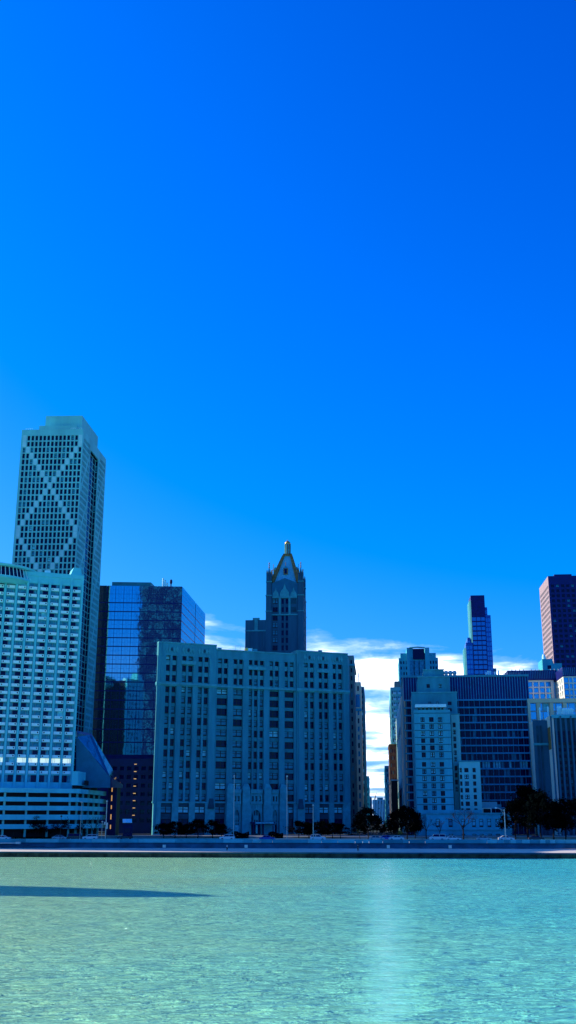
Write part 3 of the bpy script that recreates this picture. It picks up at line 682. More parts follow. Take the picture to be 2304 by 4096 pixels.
sb_.box(x0-.1, x1, y0-.35, y0, ZZ(1750, 300)-.3, ZZ(1750, 300)+.3, 'stone_trim'); x = XX(308, 1600); sb_.box(x-.8, x+.8, y0-.3, y0, ZZ(1745, 300), zt_+.6, 'stone_trim'); sb_.box(x-1.7, x+1.7, y0-.2, y0+.4, zt_, zt_+1.1, 'stone_trim')
sb_.prism([(x0, y0+.6), (x1, y0+.6), (x1, 20), (x0, 20)], 0, zt_-.2, 'grey_stone'); k5.part('side_block', sb_)
k5.finish(lambda px, py: py > 2600)
# ================================================================== generic street-wall building
def simple(name, label, cat, TL, TR, Y, D, wall, nf=0, fh=3.4, ns=0, wf=.5, hf=.55, ws=(.8, .15, .05), pane=None, style='pane', group=None, top=1.2, minz=0, fin=True, hide=None, side='right', wt=.4, cap=None):
    b = B(name, label, cat, TL, TR, Y, D, group, square=True); mb = MB(); H = b.H; core(b, mb, H-.4, wt+.05)
    rows = []; z = H-top
    while z-fh > minz: rows.append((z-fh*(.5+hf/2), z-fh*(.5-hf/2))); z -= fh
    facade(b, mb, b.front, 0, b.W, 0, H, even(.5, b.W-.5, nf, wf) if nf else [], rows, wall, t=wt, ws=ws, pane=pane, style=style)
    for sd_ in side.split('+'):
        fr = b.left if sd_ == 'left' else b.right
        facade(b, mb, fr, wt+.01 if sd_ == 'right' else 0, D-(wt+.01 if sd_ == 'left' else 0), 0, H-.01, even(1, D-1, ns, wf) if ns else [], rows if ns else [], wall, t=wt, ws=ws, pane=pane, style='pane')
    if cap: mb.prism(b.foot(-.3, b.W+.3, -.3, D+.3), H-.002, H+.5, cap)
    b.mb = mb
    if fin: b.part('wall', mb); b.finish(hide)
    return b
def c8(x, y): return 1380+x*.3299, 2550+y*.3299
# left wall of the canyon
b = simple('office_block', 'narrow brown stone building close behind the right corner of the stone block', 'building', (1372, 2622), (1412, 2624), 450, 30, 'brown_stone', 3, 3.4, 8, fin=False)
for z in (2660,): b.mb.prism(b.foot(-.5, b.W+.5, -.5, 30.5), b.hit(1400, z)[1]-.4, b.hit(1400, z)[1]+.4, 'stone_trim')
b.part('wall', b.mb); b.finish()
b = simple('office_block', 'tall tan building with a blue glazed top storey and flagpole left of the street', 'building', (1405, 2728), (1443, 2728), 520, 26, 'sand', 2, 3.9, 6, .42, .6, ws=(.5, .5, 0), fin=False)
x0, z0 = b.hit(*c8(120, 845)); x1, z1 = b.hit(*c8(178, 690)); b.mb.box(x0, x1, -.12, -.02, z0, z1, 'pane_sky')
b.mb.tube([(b.W-1, 1, b.H), (b.W-1, 1, b.H+4.5)], .2, 'pole_dark'); b.mb.box(-.2, b.W+.2, -.3, -.02, z0-2, z0-.6, 'stone_trim'); b.part('wall', b.mb); b.finish()
simple('high_rise', 'dark ribbed high-rise slab beyond the tan building on the left of the canyon', 'high-rise', (1430, 2747), (1456, 2747), 620, 60, 'grey_stone', 2, 3.2, 14)
simple('office_block', 'small pale stone building low on the left side of the distant street', 'building', (1450, 3104), (1476, 3104), 800, 60, 'stone_trim', 3, 3.4, 10)
simple('office_block', 'dark low building farthest down the left side of the street', 'building', (1465, 3188), (1486, 3188), 950, 60, 'grey_stone', 2, 3.4, 8)
b = simple('high_rise', 'teal glass building with vertical white fins closing the far end of the street', 'high-rise', (1492, 3198), (1541, 3198), 1250, 40, 'teal_wall', 8, 4, 3, .6, .8, ws=(.3, .7, 0), fin=False)
for i in range(9): b.mb.box(b.W/8*i-.3, b.W/8*i+.3, -.6, -.01, 0, b.H, 'white_panel')
x0, x1 = b.hit(1508, 3190)[0], b.hit(1532, 3190)[0]; b.mb.box(x0, x1, .5, 20, b.H-1, b.hit(1520, 3190)[1], 'teal_wall'); b.part('wall', b.mb); b.finish()
cr = empty('tower_crane', (0, 0, ZG), 0, 'tiny tower crane with a slanted jib above the far end of the street', 'crane'); p = at_depth(1499, 3196, 1400); cr.location = (p.x, p.y, ZG)
k = MB(); k.tube([(0, 0, 0), (0, 0, p.z-ZG)], .7, 'pole_dark', 4); k.build('mast', cr); q = at_depth(1506, 3172, 1400)-p; k = MB(); k.tube([(0, 0, p.z-ZG), (q.x, 0, p.z-ZG+q.z)], [.8, .5], 'pole_dark', 4); k.build('jib', cr)
# right wall of the canyon
simple('high_rise', 'teal glass-fronted building at the far right of the street below the brick one', 'high-rise', (1538, 3063), (1562, 3063), 760, 70, 'teal_wall', 3, 3.6, 12, .6, .6, ws=(.5, .2, .3), side='left')
simple('brick_building', 'narrow red brick building with small punched windows in the street canyon', 'building', (1556, 2980), (1584, 2980), 560, 40, 'brick', 3, 3.6, 9, .4, .5, ws=(.7, .3, 0), side='left', cap='copper')
b = simple('high_rise', 'slim apartment tower with a ladder of balconies right of the street canyon', 'high-rise', (1561, 2749), (1606, 2749), 600, 60, 'concrete', 5, 3.3, 14, .5, .6, side='left', fin=False)
x0, x1 = b.hit(1577, 2724)[0], b.hit(1600, 2724)[0]; b.mb.box(x0, x1, 1, 16, b.H-1, b.hit(1590, 2724)[1], 'brown_stone'); b.part('wall', b.mb)
bl = MB(); bl.prism([(0, 0), (1.6, 0), (1.6, 1.3), (0, 1.3)], 0, 1.0, 'white_panel'); bl = bl.mesh('balcony')
for i in range(24):
    for x in (1.6, 4.2): b.pool.append(('balcony', bl, b.front, x, -1.3, b.H-4-i*3.3))
b.finish()
b = simple('high_rise', 'pale apartment tower with a raised curved crown above the flat office roof', 'high-rise', (1595, 2632), (1751, 2632), 640, 30, 'limestone', 14, 3.3, 6, .5, .55, side='left+right', minz=55, fin=False)
X_ = lambda px: b.hit(px, 2632)[0]; Zz = lambda py: b.hit(1670, py)[1]
b.mb.box(X_(1602), X_(1744), .3, 22, b.H-.5, Zz(2612), 'limestone')
for p0, p1 in ((1627, 1638), (1700, 1718)): b.mb.box(X_(p0), X_(p1), -1.6, 20, 40, Zz(2592), 'white_stone' if 0 else 'limestone')
b.mb.box(X_(1652), X_(1698), -.9, .29, b.H-1, Zz(2596), 'pane_dark'); b.mb.box(X_(1638), X_(1652), -.5, 19, b.H, Zz(2593), 'limestone')
b.mb.tube([(X_(1638), -1.2, Zz(2592)), (X_(1668), -1.2, Zz(2589.5)), (X_(1700), -1.2, Zz(2592))], .5, 'limestone', 4)
b.mb.tube([(X_(1638), 9, Zz(2592)), (X_(1668), 9, Zz(2589.5)), (X_(1700), 9, Zz(2592))], .5, 'limestone', 4)
for p in (1645, 1665, 1685): b.mb.box(X_(p)-1.2, X_(p)+1.2, -1.4, -.02, 40, b.H-2, 'pane_blind')
b.part('wall', b.mb); b.finish()
# curved glass slab, thin
b = simple('glass_slab', 'slender white-framed glass building whose sunlit flank lines the street', 'building', (1603, 2786), (1616, 2786), 452, 120, 'white_stone', 1, 3.6, 0, .6, .6, side='left', fin=False, ws=(.2, .8, 0))
for i in range(9): b.mb.box(2+i*13, 2.5+i*13, -.3, -.01, 0, b.H, 'white_panel', b.left)
for z in (b.H-14, b.H-40, b.H-62): b.mb.box(10, 100, -.25, -.01, z, z+3, 'teal_wall', b.left)
b.part('wall', b.mb); b.finish()
simple('low_block', 'low dark shed-fronted building with a thin pale frame beside the street', 'building', (1565, 3123), (1590, 3123), 470, 60, 'frame_dark', 0, side='left', cap='white_panel')
# ------------------------------------------------ office slab with horizontal bands
o_ = B('office_building', 'dark blue office slab with thin horizontal bands and a tall ribbed top', 'office building', (1612, 2703), (2103, 2703), 428, 39, square=True)
def cc(x, y): return 1550+x*.4141, 2550+y*.4141
H = o_.H; mb = MB(); core(o_, mb, H-.4, .62); W = o_.W
zy = [o_.hit(*cc(1000, y))[1] for y in (602, 675, 748, 823, 893, 968, 1045, 1118, 1193, 1270, 1343, 1420, 1495)]
dz = (zy[0]-zy[-1])/12; zy = [zy[0]-dz*i for i in range(19)]; zy = [z for z in zy if z > 1]
rows = [(z-dz+.25, z-.25) for z in zy if z-dz > 0]
nc = 48; cols = [(W/nc*i+.09, W/nc*(i+1)-.09) for i in range(nc)]
prow = len(rows)-1-8
facade(o_, mb, o_.front, 0, W, 0, zy[0]+.3, cols, rows, 'office_wall', t=.6, si=0, style='pane', pane=lambda c, r: 'pane_pale' if r == prow and R.random() < .30 and c > 26 else ('pane_blind' if R.random() < .08 else 'pane_dark'))
for z in zy: mb.box(0, W, -.35, -.01, z-.28, z+.28, 'office_band')
mb.box(0, W, 0, .6, zy[0]+.301, H, 'tinted_metal')
for i in range(nc+1): mb.box(W/nc*i-.09, W/nc*i+.09, -.3, -.01, zy[0]+.3, H-.8, 'office_band')
for i in range(nc+1): mb.box(W/nc*i-.06, W/nc*i+.06, -.2, -.012, 0, zy[0]-.3, 'office_band' if i % 2 else 'tinted_metal')
mb.prism(o_.foot(-.3, W+.3, -.5, 39.6), H-.8, H, 'slate')
mb.box(0, 38.9, 0, .6, 0, H-.81, 'sand', o_.left); mb.box(.61, 38.9, 0, .6, 0, H-.81, 'sand', o_.right)
for j in range(6): mb.box(2+j*6, 2.4+j*6, -.12, -.01, 0, H-1, 'office_band', o_.left)
o_.part('wall', mb)
for i, px in enumerate((1774, 1789, 1806, 1823)):
    x = o_.hit(px, 2700)[0]; k = MB(); k.lathe((x, 6), [(.7, H-.1), (.7, H+1.2), (1.0, H+1.5), (.8, H+2.4), (.2, H+2.7)], 'pole', 10); o_.part('roof_fan', k)
k = MB(); x0, x1 = o_.hit(2016, 2700)[0], o_.hit(2088, 2700)[0]
k.box(x0, x1, 3, 3.1, H+1.0, H+1.12, 'salmon')
for i in range(12): k.box(x0+i*.6, x0+i*.6+.2, 3, 3.1, H-.01, H+1.0, 'salmon')
o_.part('roof_railing', k)
for px in (1950, 1958, 1966, 1985, 2000): k = MB(); x = o_.hit(px, 2700)[0]; k.box(x-.25, x+.25, 4, 5, H-.01, H+1.5+R.random(), 'white_panel'); o_.part('roof_vent', k)
o_.finish(lambda px, py: px < 1820 or py > 3150)
# ------------------------------------------------ stepped limestone hotel in front of it
q = B('stepped_building', 'pale stepped stone building with a white rooftop pergola, before the dark office slab', 'apartment building', cc(255, 700), cc(597, 702), 396, 26, square=True)
H = q.H; Xq = lambda px, py=700: q.hit(*cc(px, py))[0]; Zq = lambda py, px=430: q.hit(*cc(px, py))[1]
mb = MB(); W = q.W; core(q, mb, H-.4, .65)
rp = [(770, 815), (838, 882), (905, 950), (973, 1018), (1043, 1088), (1110, 1158), (1203, 1248), (1270, 1318), (1340, 1387), (1410, 1457), (1482, 1530)]
rows = [(Zq(b_), Zq(a_)) for a_, b_ in rp]; rows += [(q.hit(1728, y+10)[1], q.hit(1728, y-9)[1]) for y in (3202, 3231)]
rows = sorted(rows)
cols = [(Xq(a_, 790), Xq(b_, 790)) for a_, b_ in ((318, 358), (402, 445), (487, 528))]
facade(q, mb, q.front, 0, W, 0, H, cols, rows, 'limestone', t=.6, style='pair', ws=(.35, .35, .3))
facade(q, mb, q.left, 0, 25.3, 0, H, even(2, 24, 5, .4), rows, 'limestone', t=.6, style='sash', ws=(.6, .3, .1))
for z in [r[0]-.55 for r in rows]+[H-1.2]: mb.box(0, W, -.09, -.01, z-.1, z+.1, 'stone_dark')
q.part('wall', mb)
pg = MB(); x0, x1 = Xq(268, 652), Xq(566, 652); zt_ = Zq(645); pg.box(x0, x1, -.6, 5, zt_-1.1, zt_, 'white_panel')
for i in range(8): x = x0+.5+(x1-x0-1.2)*i/7; pg.box(x, x+.3, -.1, .2, H, zt_-1.1, 'limestone')
pg.box(x0+1, x1-1, 2, 3, H, zt_-1.2, 'stone_dark'); q.part('pergola', pg)
def block(l, r, y0, top, inset, D, cols=(), rws=(), mt='stone', zb=0, low=0, styl='pair'):
    k = MB(); fr = Fr((0, inset), (1, 0)); a0, a1 = Xq(l, top), Xq(r, top)
    # scale the px hit for the deeper plane
    a0, a1 = q.hit(*cc(l, top), y=0)[0], q.hit(*cc(r, top), y=0)[0]; f_ = 1+inset/396
    cx0 = q.world((0, 0), 0).x
    a0 = (cx0+a0)*f_-cx0; a1 = (cx0+a1)*f_-cx0; zt2 = (q.hit(*cc((l+r)/2, top))[1]+ZG-EYE)*f_+EYE-ZG
    hz = lambda y, x=(l+r)/2: (q.hit(*cc(x, y))[1]+ZG-EYE)*f_+EYE-ZG
    hx = lambda x, y: (cx0+q.hit(*cc(x, y))[0])*f_-cx0
    facade(q, k, fr, a0, a1, zb, zt2, [(hx(u, yy), hx(v, yy)) for u, v, yy in cols], [(hz(b_), hz(a_)) for a_, b_ in rws], mt, t=.5, style=styl, ws=(.5, .3, .2))
    k.prism([Vector((a0+.001, inset+.5)), Vector((a1-.001, inset+.5)), Vector((a1-.001, inset+.5))+q.s*D, Vector((a0+.001, inset+.5))+q.s*D], zb, zt2-.3, mt)
    k.box(a0-.2, a1+.2, inset-.2, inset+.6, zt2, zt2+.4, 'stone_trim')
    return k
k = block(215, 650, 0, 535, 9, 14, [(378, 402, 630), (455, 472, 630), (563, 600, 640)], [(620, 655), (685, 715)], styl='sash')
q.part('upper_block', k)
q.part('upper_block', block(265, 570, 0, 385, 13, 12, [(350, 382, 470), (468, 496, 470)], [(450, 487)], zb=40))
q.part('upper_block', block(312, 510, 0, 316, 16, 8, zb=55))
cc_rows = [(822, 868), (890, 935), (957, 1002), (1023, 1068), (1090, 1135), (1155, 1197), (1240, 1285), (1308, 1352), (1375, 1420), (1442, 1487)]
q.part('side_wing', block(599, 680, 0, 745, 6, 16, [(618, 645, 850)], cc_rows, mt='concrete'))
w2_rows = [(1260, 1302), (1325, 1367), (1390, 1432), (1455, 1497), (1520, 1562), (1585, 1627), (1650, 1692)]
q.part('side_wing', block(681, 886, 0, 1202, 3, 16, [(690, 712, 1280), (735, 775, 1280), (815, 845, 1280)], w2_rows, mt='concrete'))
# podium with arches
pd = MB(); zpd = q.hit(1700, 3240)[1]; xe = q.hit(2040, 3255)[0]
cols_ = q.xs([(1742, 1757), (1792, 1808), (1842, 1856), (1885, 1900), (1914, 1930), (1946, 1961), (1978, 1994)], 3290)
facade(q, pd, Fr((0, -3), (1, 0)), 3, xe, 0, q.hit(1900, 3258)[1], cols_, q.zs([(3276, 3308), (3335, 3352)], 1900), 'limestone', t=.6, style='sash', ws=(.2, .3, .5))
zz = q.hit(1900, 3258)[1]; pd.prism([(3, -2.4), (xe, -2.4), (xe, 2.3), (3, 2.3)], 0, zz-.3, 'stone_dark'); pd.box(3, xe+.3, -3.3, -2, zz, zz+.6, 'stone_trim'); pd.box(0, xe-10, 0-.4, 0, zz, zpd, 'limestone')
z2_ = q.hit(1900, 3322)[1]; pd.box(3, xe, -3.25, -3.01, z2_, z2_+.4, 'stone_trim')
q.part('podium', pd)
q.finish(lambda px, py: py > 3260)
# low rooftop boards
k = empty('rooftop_hut', at_depth(1905, 3250, 400), -GA, 'pale rooftop hut with a dark square hatch beside blank blue boards', 'hut'); kz = k.location.z; k.location.z = ZG
bx = MB(); bx.box(-1.5, 2.2, 0, 3, kz-ZG-1.5, kz-ZG+3.4, 'white_stone'); bx.build('wall', k); bx = MB(); bx.box(2.21, 5.6, .1, 3, kz-ZG-.6, kz-ZG+1.6, 'white_stone'); bx.box(2.7, 5.2, -.0, .1, kz-ZG-.3, kz-ZG+1.3, 'recess'); bx.build('hatch', k)
k = empty('roof_panel', at_depth(1955, 3222, 404), -GA, 'broad pale blue screen standing on the low roof right of the hut', 'screen'); kz = k.location.z-ZG; k.location.z = ZG
bx = MB(); bx.box(-3, 3.1, 0, .3, kz-1, kz+1.3, 'sign_blue'); bx.box(3.1, 4.6, 0, .3, kz-.8, kz+.4, 'teal_wall'); bx.build('panel', k); bx = MB(); [bx.box(x, x+.2, .05, .25, kz-4, kz-1, 'pole_dark') for x in (-2.5, 2.5)]; bx.build('post', k)
# ------------------------------------------------ far stepped skyscraper
f = B('skyscraper', 'distant blue glass skyscraper stepping up to a dark narrow top', 'skyscraper', (1882, 2381), (1930, 2381), 1000, 22, square=True)
def cf(x, y): return 1800+x*.17253, 2350+y*.17253
mb = MB(); fx = lambda x, y: f.hit(*cf(x, y))[0]; fz_ = lambda y, x=700: f.hit(*cf(x, y))[1]
wn = f.W; H = f.H
def fbox(x0, x1, top, y0, d_, m_, nf=3, cut=0, z0=0):
    a0, a1, zt_ = fx(x0, top), fx(x1, top), fz_(top)
    k = MB(); zb_ = 90
    rws = []; z = zt_-2.5
    while z > zb_: rws.append((z-3.9, z-.4)); z -= 4.6
    if z0: rws = [r for r in rws if r[1] < z0]
    facade(f, k, Fr((0, y0), (1, 0)), a0, a1, 0, zt_, even(a0+.2, a1-.2, nf, .90), rws, m_, t=.4, style='pane', pane=lambda c, r: 'tower_glass', name='glass_panel')
    k.prism([(a0+.01, y0+.4), (a1-.01, y0+.4), (a1-.01, y0+d_), (a0+.01, y0+d_)], 0, zt_-.2, m_)
    if cut: k.prism([(a0-cut, y0+cut), (a0, y0+.01), (a0, y0+d_), (a0-cut, y0+d_)], 0, zt_-5, 'teal_wall', None)
    return k
f.part('shaft', fbox(475, 795, 180, 0, 24, 'tinted_metal', 3, fx(475, 180)-fx(440, 180), z0=fz_(640)))
f.part('shaft', fbox(800, 862, 455, 1, 22, 'tower_wall', 1, z0=fz_(470)))
f.part('shaft', fbox(800, 940, 642, .2, 20, 'tower_wall', 2))
f.part('shaft', fbox(405, 474, 1150, 2, 22, 'tower_wall', 1, 1.5)); f.part('shaft', fbox(365, 520, 1275, -.6, 22, 'tower_wall', 2, fx(365, 1275)-fx(325, 1275)))
f.part('shaft', fbox(1000, 1085, 1862, 4, 18, 'teal_wall', 1))
f.finish(lambda px, py: py > 2720)
# ------------------------------------------------ right-hand group
def cr_(x, y): return 2050+x*.3884, 2250+y*.3884
b = B('office_building', 'white gridded building with square blue windows under a dark roof storey', 'office building', cr_(145, 1113), cr_(410, 1113), 470, 30, square=True)
b.O = b.O; mb = MB(); H = b.H; core(b, mb, H-.5, .62); zg_ = b.hit(*cr_(270, 1212))[1]
cols = b.xs([(cr_(u, 0)[0], cr_(v, 0)[0]) for u, v in ((155, 203), (217, 266), (280, 330), (343, 393))], cr_(0, 1250)[1])
dzz = (b.hit(*cr_(270, 1230))[1]-b.hit(*cr_(270, 1352))[1])/2; z0_ = b.hit(*cr_(270, 1230))[1]
rows = [(z0_-dzz*i-dzz*.80, z0_-dzz*i) for i in range(10)]
facade(b, mb, b.front, 0, b.W, 0, zg_, cols, rows, 'white_stone', t=.6, style='plain', pane=lambda c, r: 'pane_sky')
rr_ = MB(); x0 = b.hit(*cr_(-55, 1113))[0]; rr_.box(x0, b.hit(*cr_(452, 1113))[0], -.6, 26, zg_+.01, H, 'tinted_metal')
for i in range(46): rr_.box(x0+1+i*.75, x0+1.12+i*.75, -.7, -.6, zg_+.6, H-.4, 'office_band')
rr_.box(x0, 0, -.4, .1, zg_-6, zg_, 'tinted_metal')
for i in range(14): 
    if i not in (4, 9): rr_.box(x0+2+i*1.7, x0+2.3+i*1.7, .5, 1, H, H+.7, 'pole')
b.part('wall', mb); b.part('roof_storey', rr_)
sd_ = MB(); facade(b, sd_, b.right, .6, 29.9, 0, zg_, even(1.5, 29, 6, .65), rows, 'white_stone', t=.6, style='pane', pane=lambda c, r: 'pane_sky'); b.part('side_wall', sd_); b.finish(lambda px, py: py > 2800)
b = B('office_building', 'white gridded tower at the right edge with sunlit left flank', 'office building', cr_(515, 1078), (2420, 2669), 450, 22, square=True)
mb = MB(); H = b.H; core(b, mb, H-.5, .62); zg_ = b.hit(*cr_(560, 1172))[1]; u_ = b.hit(*cr_(583, 1200))[0]
rows = [(z0 := b.hit(*cr_(560, 1185))[1]-dzz*i-dzz*.8, z0+dzz*.8) for i in range(9)]
cols = [(u_*.13, u_*.86), (u_*1.03, u_*1.52), (u_*1.75, u_*2.5), (u_*2.7, u_*3.2)]
facade(b, mb, b.front, 0, b.W, 0, zg_, cols, rows, 'white_stone', t=.6, style='plain', pane=lambda c, r: 'pane_sky')
facade(b, mb, b.left, 0, 21.3, 0, zg_, even(1, 20.5, 4, .5), rows, 'white_stone', t=.6, style='pane', pane=lambda c, r: 'pane_blind')
b.part('wall', mb); rr_ = MB(); rr_.prism(b.foot(-.2, b.W, -.2, 22), zg_+.01, H, 'tinted_metal')
for i in range(40): rr_.box(i*.8, i*.8+.15, -.32, -.2, zg_+.4, H-.3, 'office_band')
b.part('roof_storey', rr_); b.finish(lambda px, py: py > 2800)
b = B('plant_building', 'plain pale teal roof block with one tiny square window below the dark skyscraper', 'building', cr_(305, 993), cr_(410, 993), 520, 14, square=True)
mb = MB(); H = b.H; mb.prism(b.foot(), 0, H, 'limestone'); x1, z1 = b.hit(*cr_(508, 1037)); mb.box(b.W+.01, x1, .2, 12, 0, z1, 'limestone')
x, z = b.hit(*cr_(380, 1078)); k = MB(); k.box(x-.9, x+.9, -.06, .02, z-.9, z+.9, 'pane_dark'); b.part('wall', mb); b.part('window', k)
k = MB(); k.lathe((1.2, 2), [(.9, H), (.9, H+1.5), (.5, H+2.5)], 'white_panel', 10); b.part('roof_vent', k); b.finish()
# sand-framed building with blue glass
b = B('framed_building', 'building with a thick sand-coloured frame around blue glass bays', 'office building', cr_(150, 1404), (2420, 2797), 424, 25, square=True)
mb = MB(); H = b.H; core(b, mb, H-2, 1.3); X_ = lambda px, py=1450: b.hit(*cr_(px, py))[0]; Zz = lambda py, px=300: b.hit(*cr_(px, py))[1]
th_ = X_(180)
mb.box(0, th_, -.6, 1.2, 0, H, 'sand'); mb.box(th_, b.W, -.6, 1.2, Zz(1445), H, 'sand')
for px in (265, 400, 538): mb.box(X_(px)-.7, X_(px)+.7, -.3, 1.0, 0, Zz(1446), 'sand')
zz = Zz(1446); rws = [(zz-3.3*(i+1)+.25, zz-3.3*i) for i in range(14) if zz-3.3*(i+1) > 0]
facade(b, mb, Fr((0, 1.0), (1, 0)), th_, b.W, 0, zz, even(th_, b.W, 12, .94), rws, 'white_stone', t=.3, style='plain', pane=lambda c, r: 'pane_sky' if (c+r) % 5 else 'pane_pale')
mb.box(0, 24, 0, 1.2, 0, H-.01, 'sand', b.left); b.part('wall', mb)
bl = MB()
for i in range(9): z = Zz(1760)-i*4.2; bl.box(X_(245, 1760)-.5, X_(275, 1760), -1.6, -.4, z-2, z, 'frame_dark'); bl.box(X_(245, 1760)-.5, X_(275, 1760), -1.7, -.4, z, z+.6, 'concrete')
b.part('balcony_stack', bl)
for px, py in ((315, 1500), (425, 1500), (455, 1520), (500, 1505), (520, 1505)):
    x, z = b.hit(*cr_(px, py)); k = MB(); k.lathe((x, -4), [(.45, z-6), (.45, z+1.2), (.7, z+1.4), (.5, z+2)], 'white_panel', 8)
b.finish(lambda px, py: py > 3100)
# gothic ribbed building, nearest right
b = B('ribbed_building', 'dark gothic office block with vertical ribs at the right edge behind trees', 'office building', cr_(398, 1568), (2420, 2859), 392, 15, square=True)
mb = MB(); H = b.H; core(b, mb, H-.5, .9, m='recess'); X_ = lambda px, py=1600: b.hit(*cr_(px, py))[0]; Zz = lambda py, px=450: b.hit(*cr_(px, py))[1]
pr_x = [X_(u, 1800) for u in (405, 455, 505, 560, 612, 662, 715, 770, 820)]; cols = [(pr_x[i]+.42, pr_x[i+1]-.42) for i in range(8)]
rows = [(Zz(1910+i*66+38), Zz(1910+i*66)) for i in range(11) if Zz(1910+i*66+38) > 4]; rows.append((Zz(1880), Zz(1735)))
facade(b, mb, b.front, 0, b.W, 0, H, cols, rows, 'grey_stone', t=.8, si=.5, span='stone_dark', style='sash', ws=(.95, .05, 0))
for i, x in enumerate(pr_x): mb.box(x-.25, x+.25, -.6, 0, 0, Zz(1735)+(.0 if i % 2 else H-Zz(1735)-.5), 'grey_stone')
mb.box(0, b.W, -.3, .5, H-1.2, H, 'limestone'); mb.box(0, 14.8, 0, .8, 0, H-.01, 'white_stone', b.left)
mb.box(4, 11, -.1, -.01, H-12, H-4, 'copper', b.left)
b.part('wall', mb)
lw = MB(); x0 = X_(250, 1620); x1_ = X_(345, 1620); zt_ = Zz(1600, 300)
facade(b, lw, Fr((0, 10), (1, 0)), x0*1.02, x1_+3, 0, zt_, [], [], 'grey_stone')
for x in (x0*.75, x0*.5): lw.box(x-.3, x+.3, 9.6, 10, 0, zt_-2, 'stone_dark')
lw.prism([Vector((x0*1.02, 10.6)), Vector((-.2, 10.6)), Vector((-.2, 10.6))+b.s*8, Vector((x0*1.02, 10.6))+b.s*8], 0, zt_-.2, 'white_stone'); z = Zz(1850, 300); lw.box(x0*1.02-.2, 0, 9.5, 10.3, z-.5, z+.3, 'stone_trim')
b.part('side_wing', lw)
for px, py in ((310, 1560), (395, 1550), (500, 1545), (515, 1545), (528, 1545)):
    x, z = b.hit(*cr_(px, py)); k = MB(); k.lathe((x, 6), [(.3, zt_-.3 if px < 345 else H-.1), (.3, z+2), (.45, z+2.1), (.2, z+3)], 'white_panel', 8); b.part('flue', k)
for i in range(8):
    x, z = b.hit(*cr_(555+(i % 4)*26, 1530+(i//4)*30)); k = MB(); k.lathe((x, 5), [(.3, H-.1), (.3, z), (.75, z+.2), (.8, z+1.2), (.3, z+1.6)], 'white_panel', 8); b.part('roof_vent', k)
b.finish(lambda px, py: py > 3150)
# dark skyscraper at the right edge
b = B('skyscraper', 'tall dark skyscraper with a salmon sunlit flank at the right edge', 'skyscraper', cr_(365, 140), (2440, 2304), 800, 43, square=True)
mb = MB(); H = b.H; core(b, mb, H-.5, .62)
D_ = 43
for d_ in range(20, 160):
    if project(b.world(b.left.o-b.left.o+b.s*d_, H))[0] <= 2157: D_ = d_; break
b.D = D_; b.left = Fr(b.s*D_, -b.s); mb = MB(); core(b, mb, H-.5, .62)
rows = [(H-9-i*3.9, H-6.8-i*3.9) for i in range(46) if H-9-i*3.9 > 60]
facade(b, mb, b.front, 0, b.W, 0, H, even(1, b.W-1, 12, .62), rows, 'tinted_metal', t=.6, style='sash', ws=(.86, .14, 0))
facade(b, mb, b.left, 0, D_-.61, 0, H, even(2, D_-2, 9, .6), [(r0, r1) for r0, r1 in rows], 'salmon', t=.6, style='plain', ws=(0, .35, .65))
b.part('wall', mb); k = MB(); x0, x1 = b.hit(*cr_(440, 110))[0], b.hit(*cr_(620, 110))[0]; z = b.hit(*cr_(500, 107))[1]
k.box(x0, x1, 5, 25, H-.6, z, 'tinted_metal'); k.box(x0-4, x0, 6, 12, H-.6, z-2.4, 'tinted_metal'); b.part('penthouse', k); b.finish(lambda px, py: py > 2650)
# ================================================================== unseen buildings added outside the frame for the shadows and reflection they give
def unseen_tower(label, x, y, W, D, H, wall, az=0, cat='high-rise', nf=10, ns=8, fh=3.6, group=None, z0=ZG):
    r = empty('high_rise', (x, y, z0), az, label, cat, group); mb = MB(); n_ = int((H-6)/fh)
    mb.prism([(0, 0), (W, 0), (W, D), (0, D)], 0, H, wall); p = MB()
    for fr, L, n in ((Fr((0, 0), (1, 0)), W, nf), (Fr((W, 0), (0, 1)), D, ns), (Fr((W, D), (-1, 0)), W, nf), (Fr((0, D), (0, -1)), D, ns)):
        for k in range(n_):
            z = 5+k*fh
            for u, v in even(1, L-1, n, .6): p.box(u, v, -.05, .02, z, z+fh*.55, R.choice(('pane_dark', 'pane_dark', 'pane_blind')), fr)
    mb.build('wall', r); tag(p.build('windows', r), kind='stuff'); return r
unseen_tower('wide dark high-rise added unseen behind the viewer for its reflection in the glass tower', -90, -260, 66, 30, 300, 'office_wall', nf=14)  # added to darken part of the glass tower's reflection
unseen_tower('deep unseen block added left of the frame to shade the promenade', -230, 368, 50, 52, 136, 'stone', az=-GA, nf=16)  # added to put the promenade in shade
lt = empty('shadow_tower', (-152, 197, 0), 0, 'unseen round domed tower added left of the frame to shadow the water', 'tower')  # added and shaped to cast the tapering shadow on the water
k = MB(); k.lathe((0, 0), [(8.6, 1.5), (8.2, 60), (9.4, 61), (9.4, 66)], 'stone', 20); k.build('shaft', lt)
k = MB(); k.lathe((0, 0), [(9, 66), (8.2, 70), (6, 74.5), (3, 78.5), (.3, 81)], 'slate', 20); k.build('dome', lt)
pk = MB(); pk.box(-180, -137, 182, 213, -3, 1.5, 'concrete'); tag(pk.build('pier'), kind='structure')  # added base under the unseen tower
